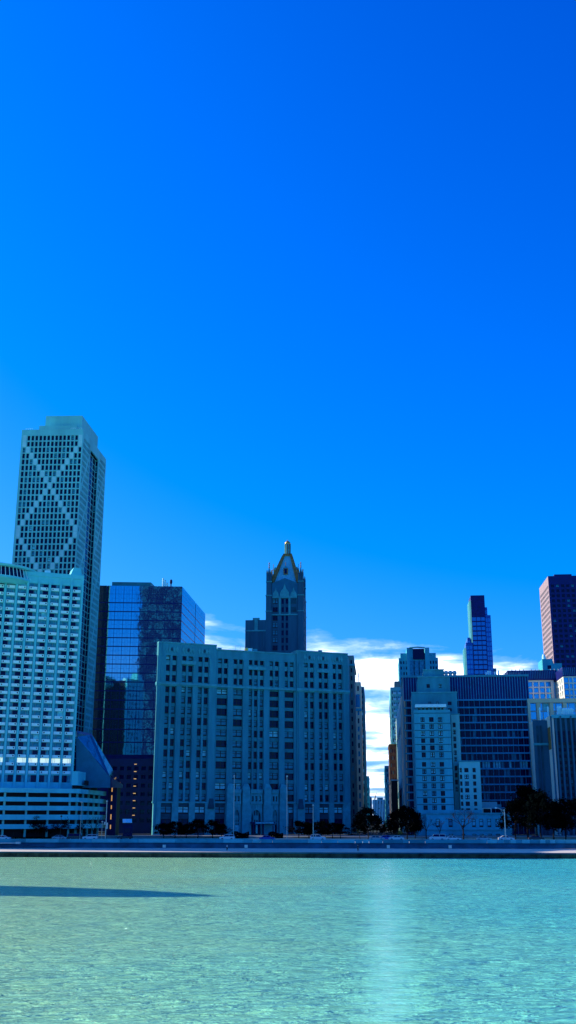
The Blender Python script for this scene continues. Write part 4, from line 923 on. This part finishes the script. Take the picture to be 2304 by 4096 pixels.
# ================================================================== water, shore, road
SH = Fr((0, 285), D1)                                     # shore frame: x along the shore, y inland
def shore_xy(px, y):                                      # the point of the line `y` metres inland that photo column px looks at
    d = ray(px, 3340); d = Vector((d.x, d.y)); n = D2; t = (SH.o.dot(n)+y)/d.dot(n); p = d*t
    return p
def surface(name, polys, m):
    k = MB()
    for p, z in polys: k.quad([(q[0], q[1], z) for q in p], m)
    return tag(k.build(name), kind='structure')
def rect(x0, x1, y0, y1): return [SH.pt(x0, y0), SH.pt(x1, y0), SH.pt(x1, y1), SH.pt(x0, y1)]
wm = bpy.data.materials.new('lake_water'); wm.use_nodes = True; M['water'] = wm; t_ = wm.node_tree; p_ = t_.nodes['Principled BSDF']
o_c = t_.nodes.new('ShaderNodeTexCoord').outputs['Object']
sx_ = t_.nodes.new('ShaderNodeSeparateXYZ'); t_.links.new(o_c, sx_.inputs[0])
plume = mth(t_, 'ADD', mth(t_, 'MULTIPLY', sx_.outputs[0], .012), mth(t_, 'MULTIPLY', noise(t_, mapping(t_, o_c, (.006, .012, 1)), 1, 4, .6), .85))
colw = ramp(t_, plume, [(.10, (.52, 1, .46)), (.42, (.36, 1, .58)), (.75, (.20, .94, .70)), (1, (.12, .86, .76))])
w1 = noise(t_, mapping(t_, o_c, (.10, .34, 1), (0, 0, 0), (0, 0, .08)), 1, 3, .55, .6)
w2 = noise(t_, mapping(t_, o_c, (.42, 1.3, 1), (9, 3, 0), (0, 0, -.07)), 1, 4, .6, .8)
w3 = noise(t_, mapping(t_, o_c, (1.5, 3.8, 1), (5, 1, 0), (0, 0, .06)), 1, 4, .6, .6)
hgt = mth(t_, 'ADD', mth(t_, 'ADD', mth(t_, 'MULTIPLY', w1, 1.3), mth(t_, 'MULTIPLY', w2, .80)), mth(t_, 'MULTIPLY', w3, .20))
hgt = mth(t_, 'SUBTRACT', hgt, 1.125)
bp = t_.nodes.new('ShaderNodeBump'); bp.inputs['Strength'].default_value = 1; bp.inputs['Distance'].default_value = 1.45
wind = noise(t_, mapping(t_, o_c, (.012, .03, 1), (4, 2, 0)), 1, 4, .65, .8)
hgt = mth(t_, 'MULTIPLY', hgt, ramp(t_, wind, [(.3, .55), (.7, 1)]))
# ripples flattened in a lane added toward the viewer to make a sky glint
off = mth(t_, 'ABSOLUTE', mth(t_, 'SUBTRACT', sx_.outputs[0], mth(t_, 'MULTIPLY', sx_.outputs[1], .088)))
rel = mth(t_, 'DIVIDE', off, mth(t_, 'ADD', mth(t_, 'MULTIPLY', sx_.outputs[1], .030), .5))
patch = noise(t_, mapping(t_, o_c, (.25, .5, 1), (2, 7, 0)), 1, 4, .65)
rel = mth(t_, 'ADD', rel, mth(t_, 'MULTIPLY', mth(t_, 'SUBTRACT', patch, .5), 1.6))
hgt = mth(t_, 'MULTIPLY', hgt, ramp(t_, rel, [(.0, .22), (.4, .34), (1, 1)]))
t_.links.new(hgt, bp.inputs['Height']); t_.links.new(bp.outputs[0], p_.inputs['Normal'])
t_.links.new(colw, p_.inputs['Base Color']); p_.inputs['Roughness'].default_value = .07; p_.inputs['IOR'].default_value = 1.33; p_.inputs['Specular IOR Level'].default_value = .85
surface('water', [([(-3000, -3000), (3000, -3000), (3000, 420), (-3000, 420)], 0)], 'water')
surface('ground', [(rect(-4000, 4000, 41, 9000), 3.3)], 'asphalt')
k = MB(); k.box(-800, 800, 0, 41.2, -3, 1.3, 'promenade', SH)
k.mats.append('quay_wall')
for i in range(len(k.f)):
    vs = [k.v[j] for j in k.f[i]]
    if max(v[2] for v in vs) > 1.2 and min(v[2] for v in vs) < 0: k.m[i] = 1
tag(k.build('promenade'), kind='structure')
k = MB(); k.box(-800, 800, -.25, .25, 1.0, 1.36, 'stone_dark', SH)
for i in range(140): k.box(-210+i*3, -209.6+i*3, -.32, -.01, -1.5, .95, 'quay_wall', SH)
tag(k.build('quay_edge'), kind='structure')
surface('pavement', [(rect(-800, 800, 76, 130), 3.304)], 'pavement')
k = MB(); k.box(-800, 800, 75.6, 76, 3.2, 3.45, 'concrete', SH); tag(k.build('kerb'), kind='structure')
k = MB()
for i in range(80): k.box(-300+i*9, -297+i*9, 58, 58.15, 3.304, 3.308, 'car_white', SH)
tag(k.build('road_marking'), kind='structure')
surface('plinth', [], 'pavement') if 0 else None
k = MB(); k.box(-800, 800, 84, 110, 3.2, 3.98, 'pavement', SH); tag(k.build('terrace'), kind='structure')
# low retaining wall with patched parapet
rw = empty('retaining_wall', (*SH.pt(0, 41), 1.3), -GA, 'long low concrete retaining wall with patched pale panels between promenade and road', 'wall')
k = MB(); L = Fr((0, 0), (1, 0)); k.prism([(-250, -.9), (250, -.9), (250, .6), (-250, .6)], 0, 1.35, 'wall_low', [(-250, -.1), (250, -.1), (250, .6), (-250, .6)])
k.box(-250, 250, -.25, .15, 1.35, 1.5, 'stone_dark'); k.build('base', rw)
x = -120
pal = ['wall_cap', 'wall_cap', 'wall_new', 'wall_cap', 'teal_wall', 'wall_cap', 'wall_new', 'stone_trim']
rows_ = []
def wx(px): q = shore_xy(px, 41)-SH.pt(0, 41); return q.dot(D1)
pan = [(-60, 'wall_cap'), (104, 'wall_new'), (237, 'wall_cap'), (368, 'wall_new'), (480, 'wall_cap'), (555, 'wall_new'), (700, 'stone_trim'), (828, 'wall_cap'), (862, 'wall_cap'), (893, 'wall_new'), (975, 'wall_cap'), (1010, 'wall_new'), (1042, 'wall_cap'), (1090, 'wall_cap'), (1232, 'wall_new'), (1286, 'wall_cap'), (1350, 'wall_new'), (1420, 'wall_cap'), (1450, 'wall_new'), (1475, 'wall_cap'), (1530, 'teal_wall'), (1610, 'wall_cap'), (1636, 'teal_wall'), (1700, 'wall_cap'), (1946, 'wall_new'), (1988, 'wall_cap'), (2016, 'teal_wall'), (2036, 'wall_cap'), (2040, 'wall_new'), (2063, 'wall_cap'), (2086, 'wall_new'), (2118, 'wall_cap'), (2158, 'wall_new'), (2181, 'wall_cap'), (2198, 'wall_new'), (2220, 'wall_cap'), (2260, 'wall_cap'), (2390, 'wall_cap')]
for (p0, m_), (p1, _) in zip(pan, pan[1:]):
    k = MB(); k.box(wx(p0)+.03, wx(p1)-.03, 0, .5, 1.5, 2.52, m_); k.build('parapet_panel', rw)
for px in (110*.552+600, 1, 700*.552+600-0, 1552, 1798):
    k = MB(); x = wx(px); k.box(x-.45, x+.45, -1.1, -.5, .1, .95, 'white_stone'); k.build('drain_box', rw)
ls = empty('steps', (*SH.pt(wx(-40), 33), 1.3), -GA, 'low concrete steps with a pale top slab at the left end of the promenade', 'steps')
k = MB(); e_ = wx(92)-wx(-40)
for i in range(4): k.box(-20, e_+12-i*5, 2+i*1.4, 7.0, i*.28+.01, i*.28+.28, 'wall_low')
k.box(-20, e_, 5.5, 6.5, 1.22, 1.5, 'white_stone'); k.box(e_-1.2, e_, 5.3, 6.6, 1.13, 1.7, 'white_stone'); k.build('tread', ls)
# ================================================================== cars
def car(kind, paint, label, px, y, heading=0):
    p = shore_xy(px, y); r = empty('parked_car', (p.x, p.y, 3.3), -GA+heading, label, 'car', 'vehicles on the lakefront road')
    prof = {'sedan': ([(-2.3, .35), (2.3, .35), (2.35, .7), (2.1, .88), (1.1, .98), (-1.5, 1.0), (-2.3, .92), (-2.35, .6)], [(1.15, .97), (.35, 1.42), (-.9, 1.45), (-1.75, 1.0)]),
            'suv': ([(-2.3, .4), (2.3, .4), (2.35, .85), (2.15, 1.02), (1.1, 1.12), (-2.2, 1.15), (-2.35, .8)], [(1.15, 1.1), (.5, 1.66), (-1.85, 1.7), (-2.2, 1.13)]),
            'van': ([(-2.5, .4), (2.4, .4), (2.45, .9), (2.2, 1.1), (1.5, 1.2), (-2.5, 1.2), (-2.55, .8)], [(1.6, 1.15), (.9, 1.9), (-2.3, 1.95), (-2.5, 1.18)])}[kind]
    def ext(pts, w0, w1, m, top):
        k = MB(); n = len(pts); wd = [w0 if i not in top else w1 for i in range(n)]
        A_ = [(x, -wd[i], z) for i, (x, z) in enumerate(pts)]; B_ = [(x, wd[i], z) for i, (x, z) in enumerate(pts)]
        k.quad(A_, m); k.quad(B_[::-1], m)
        for i in range(n): j = (i+1) % n; k.quad([A_[j], A_[i], B_[i], B_[j]], m)
        return k
    ext(prof[0], .92, .86, paint, (3, 4, 5)).build('body', r)
    g_ = prof[1]; ext([(x*.97, z-.04) for x, z in g_], .84, .68, 'pane_dark', (1, 2)).build('window', r)
    k = MB(); k.prism([(g_[2][0], -.7), (g_[1][0], -.7), (g_[1][0], .7), (g_[2][0], .7)], g_[1][1]-.05, g_[1][1]+.05, paint)
    for i in (0, 3):
        j = 1 if i == 0 else 2
        for s in (-1, 1): k.tube([(g_[i][0], s*.84, g_[i][1]), (g_[j][0], s*.69, g_[j][1])], .05, paint, 4)
    mx = (g_[1][0]+g_[2][0])/2
    for s in (-1, 1): k.tube([(mx, s*.87, g_[0][1]), (mx, s*.71, g_[1][1])], .06, paint, 4)
    k.build('roof', r)
    for x in (-1.45, 1.4):
        for s in (-1, 1):
            k = MB(); k.tube([(x, s*.72, .34), (x, s*.93, .34)], .34, 'tyre', 12); wh = k.build('wheel', r); k = MB(); k.tube([(x, s*.93, .34), (x, s*.95, .34)], .19, 'car_silver', 8); k.build('rim', wh)
    for s in (-1, 1):
        k = MB(); k.box(2.26, 2.37, s*.65-.16, s*.65+.16, .62, .78, 'white_panel'); k.build('headlight', r)
        k = MB(); k.box(-2.38, -2.28, s*.65-.14, s*.65+.14, .66, .84, 'salmon'); k.build('tail_light', r)
PI = math.pi
for a_ in (('sedan', 'car_white', 'white sedan at the left edge in front of the garage trees', 12, 46, 0),
           ('suv', 'car_white', 'white sport utility vehicle near the garage corner lamp post', 362, 52, PI),
           ('van', 'car_black', 'black van beside the white vehicle at the garage corner', 305, 53, 0),
           ('sedan', 'car_silver', 'silver sedan half hidden left of the black van', 240, 54, 0),
           ('sedan', 'car_black', 'dark sedan waiting by the dark podium with its headlights toward the lake', 500, 62, PI),
           ('suv', 'car_white', 'white estate car before the left half of the stone block', 909, 52, PI),
           ('sedan', 'car_blue', 'blue sedan before the arched entrance', 1069, 47, 0),
           ('suv', 'car_white', 'white hatchback beside the lamp post right of the arched entrance', 1272, 50, 0),
           ('sedan', 'car_silver', 'silver sedan at the left of the street opening', 1506, 46, 0),
           ('sedan', 'car_blue', 'dark blue sedan in the middle of the street opening', 1548, 56, 0),
           ('sedan', 'car_white', 'white sedan at the right of the street opening', 1585, 50, PI),
           ('van', 'car_white', 'long white van before the podium of the stepped building', 1748, 50, PI),
           ('sedan', 'car_white', 'white sedan just right of the long white van', 1812, 46, 0),
           ('sedan', 'car_silver', 'silver sedan left of the bright curved lamp post', 1934, 46, 0),
           ('sedan', 'car_white', 'white sedan directly behind the bright curved lamp post', 2024, 50, 0),
           ('sedan', 'car_black', 'dark sedan under the big dark trees on the right', 2145, 52, 0)): car(*a_)
# ================================================================== lamp posts
def post(px, y, top, label, arm=0, m='pole', r0=.16):
    p = shore_xy(px, y); P = Vector((p.x, p.y, 3.3)); d = ray(px, top); z = EYE+d.z/d.y*p.y; h_ = z-3.3
    r = empty('lamp_post', P, -GA, label, 'lamp post', 'lamp posts along the road'); k = MB(); k.tube([(0, 0, 0), (0, 0, .4), (0, 0, .41), (0, 0, h_)], [.3, .3, r0, r0*.65], m, 8); k.build('pole', r)
    if arm:
        k = MB(); k.tube([(0, 0, h_-.5), (arm*.4, 0, h_-.1), (arm*.8, 0, h_+.25), (arm, 0, h_+.3)], .08, m, 5); k.tube([(0, 0, h_-1.6), (arm*.25, 0, h_-.9), (arm*.5, 0, h_)], .05, m, 5); k.build('arm', r)
        k = MB(); k.lathe((arm*1.08, 0), [(.12, h_+.12), (.36, h_+.18), (.36, h_+.32), (.15, h_+.42)], 'white_panel', 10, .6); k.build('lamp_head', r)
    else: k = MB(); k.lathe((0, 0), [(.1, h_), (.3, h_+.1), (.3, h_+.35), (.1, h_+.5)], m, 8); k.build('lamp_head', r)
post(2022, 42.5, 3236, 'bright curved-arm lamp post at the right, in front of the low arched building', -2.2, r0=.2)
post(934, 66, 3107, 'tall thin lamp post left of the arched entrance', r0=.13)
post(1148, 66, 3108, 'tall thin lamp post right of the arched entrance', r0=.13)
post(1253, 45, 3224, 'lamp post before the right wing of the stone block', r0=.14)
post(422, 45, 3208, 'lamp post with signal boxes at the garage corner', r0=.17)
post(407, 50, 3290, 'short post just left of the one at the garage corner', r0=.1)
post(241, 52, 3268, 'slim post among the small trees before the garage', r0=.09, m='pole_dark')
post(320, 52, 3212, 'slim pale post at the bend of the garage front', r0=.08)
sg = shore_xy(428, 45); r = empty('traffic_signal', (sg.x, sg.y-.4, 3.3), -GA, 'small signal boxes fixed to the garage corner lamp post', 'traffic signal')
k = MB(); k.box(-.3, .2, -.2, .2, 3.4, 5.2, 'pole'); k.box(-1.0, -.5, -.2, .2, 4.6, 5.4, 'pole'); k.box(-.6, .0, -.05, .05, 4.9, 5.0, 'pole_dark'); k.box(-.05, .05, -.05, .05, 0, 3.4, 'pole_dark'); k.build('signal_box', r)
# ================================================================== people on the promenade
def person(px, y, label, cloth, legs, rz):
    p = shore_xy(px, y); r = empty('person', (p.x, p.y, 1.3), rz, label, 'person', 'walkers on the promenade')
    V = [(0, 0, .95, .15), (0, 0, 1.15, .14), (0, 0, 1.38, .17), (0, 0, 1.50, .06), (0, .02, 1.57, .085), (0, .02, 1.68, .105), (0, .01, 1.76, .07)]
    E_ = [(i, i+1) for i in range(6)]
    def chain(st, pts):
        b = st
        for q in pts: V.append(q); E_.append((b, len(V)-1)); b = len(V)-1
        return b
    chain(0, [(.10, .0, .88, .10), (.11, .16, .50, .065), (.11, .10, .09, .045), (.11, .26, .04, .035)])
    chain(0, [(-.10, .0, .88, .10), (-.11, -.08, .50, .065), (-.11, -.26, .12, .045), (-.11, -.12, .05, .035)])
    for s in (-1, 1):
        e = chain(2, [(s*.20, 0, 1.40, .06), (s*.25, -.06*s, 1.15, .045), (s*.25, .08*s+.05, .92, .032), (s*.25, .10*s+.06, .85, .035)])
        for f_ in range(4): chain(e, [(s*(.22+.02*f_), .12*s+.07, .80, .010), (s*(.22+.02*f_), .13*s+.08, .765-.008*(f_ in (0, 3)), .009)])
        chain(e, [(s*.21, .15*s+.09, .84, .011)])
    def skin(name, V, E_, m, par, sub=1):
        me = bpy.data.meshes.new(name); me.from_pydata([v[:3] for v in V], E_, []); o = bpy.data.objects.new(name, me); C.objects.link(o); o.parent = par
        sk = o.modifiers.new('skin', 'SKIN'); o.modifiers.new('sub', 'SUBSURF').levels = sub; me.materials.append(M[m])
        for i, v in enumerate(V): me.skin_vertices[0].data[i].radius = (v[3], v[3])
        me.skin_vertices[0].data[0].use_root = True; return o
    bd = skin('body', V, E_, 'skin', r)
    skin('jacket', [(0, 0, .92, .17), (0, 0, 1.15, .165), (0, 0, 1.40, .19), (.21, 0, 1.40, .08), (.26, -.06, 1.15, .065), (.26, .12, .95, .05), (-.21, 0, 1.40, .08), (-.26, .06, 1.15, .065), (-.26, -.03, .95, .05)], [(0, 1), (1, 2), (2, 3), (3, 4), (4, 5), (2, 6), (6, 7), (7, 8)], cloth, bd)
    skin('trousers', [(0, 0, .95, .16), (.10, 0, .86, .12), (.11, .16, .50, .085), (.11, .10, .12, .06), (-.10, 0, .86, .12), (-.11, -.08, .50, .085), (-.11, -.26, .15, .06)], [(0, 1), (1, 2), (2, 3), (0, 4), (4, 5), (5, 6)], legs, bd)
    k = MB(); k.lathe((0, -.01), [(.09, 1.62), (.12, 1.70), (.11, 1.78), (.05, 1.82)], 'hair', 10); k.build('hair', bd, True)
    k = MB(); k.box(-.012, .012, .10, .135, 1.64, 1.68, 'skin'); [k.box(s*.04-.012, s*.04+.012, .105, .118, 1.685, 1.70, 'hair') for s in (-1, 1)]; k.box(-.025, .025, .10, .112, 1.60, 1.61, 'salmon'); k.build('face', bd)
person(909, 14, 'walker in a pale top and dark trousers on the promenade before the stone block', 'cloth_white', 'cloth_dark', -PI/2)
person(1431, 10, 'walker in dark clothes on the promenade before the street opening', 'cloth_dark', 'cloth_dark', PI/2)
# ================================================================== trees
def branchy(k, rnd, p, d, L_, r, depth, tips, droop=0):
    q = p+d*L_; mid = p+d*L_*.5+Vector((rnd.uniform(-1, 1), rnd.uniform(-1, 1), 0))*L_*.05
    k.tube([p, mid, q], [r, r*.85, r*.66], 'bark', 5 if depth > 2 else 3)
    if depth <= 1: tips.append(q)
    if depth == 0: return
    for i in range(3 if depth > 1 else 2+(rnd.random() < .5)):
        ax = Vector((rnd.gauss(0, 1), rnd.gauss(0, 1), rnd.gauss(0, .35))).normalized()
        nd = (d*(.72)+ax*.62+Vector((0, 0, .12-droop*(1 if depth < 3 else 0)))).normalized()
        branchy(k, rnd, q if i else p+d*L_*.8, nd, L_*rnd.uniform(.62, .82), r*.60, depth-1, tips, droop)
def make_tree(name, label, seed, kind, leaf, crown_name='crown'):
    rnd = random.Random(seed); r = empty(name, (0, 0, -500), 0, label, 'tree'); k = MB(); tips = []
    H = 10.0
    branchy(k, rnd, Vector((0, 0, 0)), Vector((.02, 0, 1)), H*.26, .20 if kind != 'bare' else .17, 5 if kind == 'bare' else 4, tips, .30 if kind == 'weep' else 0)
    k.build('trunk', r); c = MB()
    n = {'dense': 2500, 'bare': 0, 'weep': 900, 'sparse': 900}[kind]
    blobs = []
    for i in range(26 if kind == 'dense' else 14):
        a_ = rnd.uniform(0, 2*PI); rr = rnd.uniform(.2, 1)**.6; zz = rnd.uniform(.28, .93)
        w_ = 4.0*math.sin(min(1, (1.02-zz)*1.35+.05)*PI/2)
        blobs.append((Vector((math.cos(a_)*rr*w_, math.sin(a_)*rr*w_, zz*H)), rnd.uniform(.45, 1.35)))
    for i in range(n):
        b_, s_ = blobs[rnd.randrange(len(blobs))] if kind == 'dense' or rnd.random() < .5 else (tips[rnd.randrange(len(tips))], .7)
        p = b_+Vector((rnd.gauss(0, 1), rnd.gauss(0, 1), rnd.gauss(0, .8)))*s_*.62
        u = Vector((rnd.gauss(0, 1), rnd.gauss(0, 1), rnd.gauss(0, 1))).normalized(); v = u.orthogonal().normalized(); s2 = rnd.uniform(.16, .34)
        c.quad([p-u*s2, p+v*s2*.7, p+u*s2, p-v*s2*.7], leaf)
    if n: c.build(crown_name, r)
    return r
protos = {}
def tree(kind, px, y, top, label, wide=1.0, group=None, base=3.3):
    name, knd, leaf, seeds = {'dense': ('tree', 'dense', 'leaf_dark', (1, 2, 3)), 'green': ('tree', 'dense', 'leaf_green', (4, 5)), 'bare': ('bare_tree', 'bare', 'leaf_dark', (6, 7)),
                              'weep': ('small_tree', 'weep', 'leaf_dark', (8, 9)), 'gold': ('autumn_tree', 'sparse', 'leaf_gold', (10,)), 'tan': ('autumn_tree', 'sparse', 'leaf_tan', (11,))}[kind]
    sd_ = R.choice(seeds); p = shore_xy(px, y); d = ray(px, top); z = EYE+d.z/d.y*p.y; s_ = (z-base)/9.6
    loc_ = (p.x, p.y, base); rz = R.uniform(0, 6.28); scl = (s_*wide, s_*wide, s_)
    if (kind, sd_) not in protos:
        r = make_tree(name, label, sd_, knd, leaf); protos[(kind, sd_)] = r
        r.location = loc_; r.rotation_euler = (0, 0, rz); r.scale = scl; r['label'] = label
        if group: r['group'] = group
    else: dup(protos[(kind, sd_)], loc_, rz, label, group, scl)
gR = 'dark trees at the right'; gM = 'dark trees before the stone block'; gG = 'small trees before the parking garage'; gS = 'trees at the street opening'
for i, (px, y, top, wd, lb) in enumerate(((2062, 72, 3196, .9, 'dark tree at the left end of the big dark group on the right'), (2112, 76, 3148, .95, 'tallest dark tree in the group on the right'),
        (2165, 70, 3172, 1, 'dark tree in front of the tallest one on the right'), (2215, 74, 3205, 1, 'broad dark tree before the ribbed building'), (2262, 72, 3196, 1, 'dark tree second from the right edge'),
        (2312, 72, 3190, 1, 'dark tree cut by the right edge'), (2150, 80, 3165, 1.1, 'dark tree at the back of the group on the right'))):
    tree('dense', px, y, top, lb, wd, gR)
for px, y, top, wd, lb in ((1472, 66, 3234, 1.15, 'round dark tree on the left of the street opening'), (1440, 72, 3262, .9, 'smaller dark tree hugging the stone block corner'), (1505, 84, 3262, 1.0, 'dark tree behind the round one in the street opening'),
        (1592, 70, 3240, 1.0, 'dark tree on the right of the street opening'), (1628, 74, 3222, 1.1, 'taller dark tree right of the street opening'), (1660, 78, 3245, 1.0, 'dark tree at the foot of the stepped building')):
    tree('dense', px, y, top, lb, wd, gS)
for i, (px, top, lb) in enumerate(((655, 3292, 'leftmost small dark tree before the stone block'), (700, 3285, 'second small dark tree from the left of the stone block'), (745, 3296, 'small dark tree under the third window bay'), (790, 3280, 'small dark tree before the fourth window bay'),
        (850, 3278, 'small dark tree left of the arched entrance'), (886, 3296, 'low dark tree next to the entrance pier'), (1195, 3282, 'small dark tree right of the arched entrance'), (1235, 3290, 'small dark tree behind the lamp post'),
        (1285, 3284, 'small dark tree under the right wing'), (1330, 3290, 'small dark tree second from the right wing end'), (1362, 3296, 'small dark tree at the right wing end'))):
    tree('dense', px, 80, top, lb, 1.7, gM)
tree('bare', 1853, 66, 3186, 'bare spreading tree before the low arched building', 1.1)
tree('bare', 1705, 74, 3226, 'bare tree before the left side of the low arched building', .9)
tree('bare', 1760, 76, 3252, 'smaller bare tree between the two larger bare ones', .9)
for px, top, wd, lb in ((-6, 3290, 1.2, 'thin tree at the left edge'), (28, 3296, .9, 'thin tree just right of the left edge'), (64, 3252, 1.0, 'thin weeping tree third from the left edge'), (112, 3288, 1.0, 'low thin tree fourth from the left edge'),
                        (140, 3258, .9, 'thin tree with twin stems before the garage'), (170, 3284, 1.1, 'low spreading thin tree before the middle of the garage'), (222, 3290, 1, 'thin tree left of the slim dark post'), (258, 3276, 1, 'thin tree right of the slim dark post'), (318, 3290, .9, 'thin tree at the bend of the garage')):
    tree('weep', px, 62, top, lb, wd, gG)
tree('bare', 372, 66, 3230, 'larger bare tree before the garage corner', 1.1, gG)
for px, y, top, lb, kd in ((1438, 150, 3306, 'yellow tree glowing at the left of the street', 'gold'), (1491, 170, 3302, 'tan autumn tree in the middle of the street', 'tan'), (1541, 190, 3276, 'taller tan autumn tree on the right of the street', 'tan'), (1601, 110, 3318, 'tiny yellow tree at the right of the street opening', 'gold')):
    tree(kd, px, y, top, lb, .9, 'autumn trees down the street')
# clipped hedges
for px0, px1, top, lb in ((928, 996, 3325, 'low dark hedge left of the entrance canopy'), (1074, 1132, 3326, 'low dark hedge right of the entrance canopy'), (100, 280, 3340, 'low hedge under the garage trees')):
    p0, p1 = shore_xy(px0, 79), shore_xy(px1, 79); L_ = (p1-p0).length; r = random.Random(px0); d = ray(px0, top); hh = EYE+d.z/d.y*p0.y-3.3
    k = MB()
    for i in range(int(L_*260)):
        a_ = r.uniform(0, L_); u = Vector((r.gauss(0, 1), r.gauss(0, 1), r.gauss(0, 1))).normalized(); v = u.orthogonal(); p = Vector((a_, r.uniform(-.7, .7), r.uniform(.05, hh*(.85+.15*math.sin(a_*1.3)))))
        k.quad([p-u*.16, p+v*.12, p+u*.16, p-v*.12], 'leaf_dark')
    o = k.build('hedge'); o.location = (p0.x, p0.y, 3.3); o.rotation_euler = (0, 0, math.atan2((p1-p0).y, (p1-p0).x)); tag(o, lb, 'hedge')
for r in [o for o in C.objects if o.parent is None and o.type == 'EMPTY']: r.empty_display_size = .5
print('objects', len(C.objects))
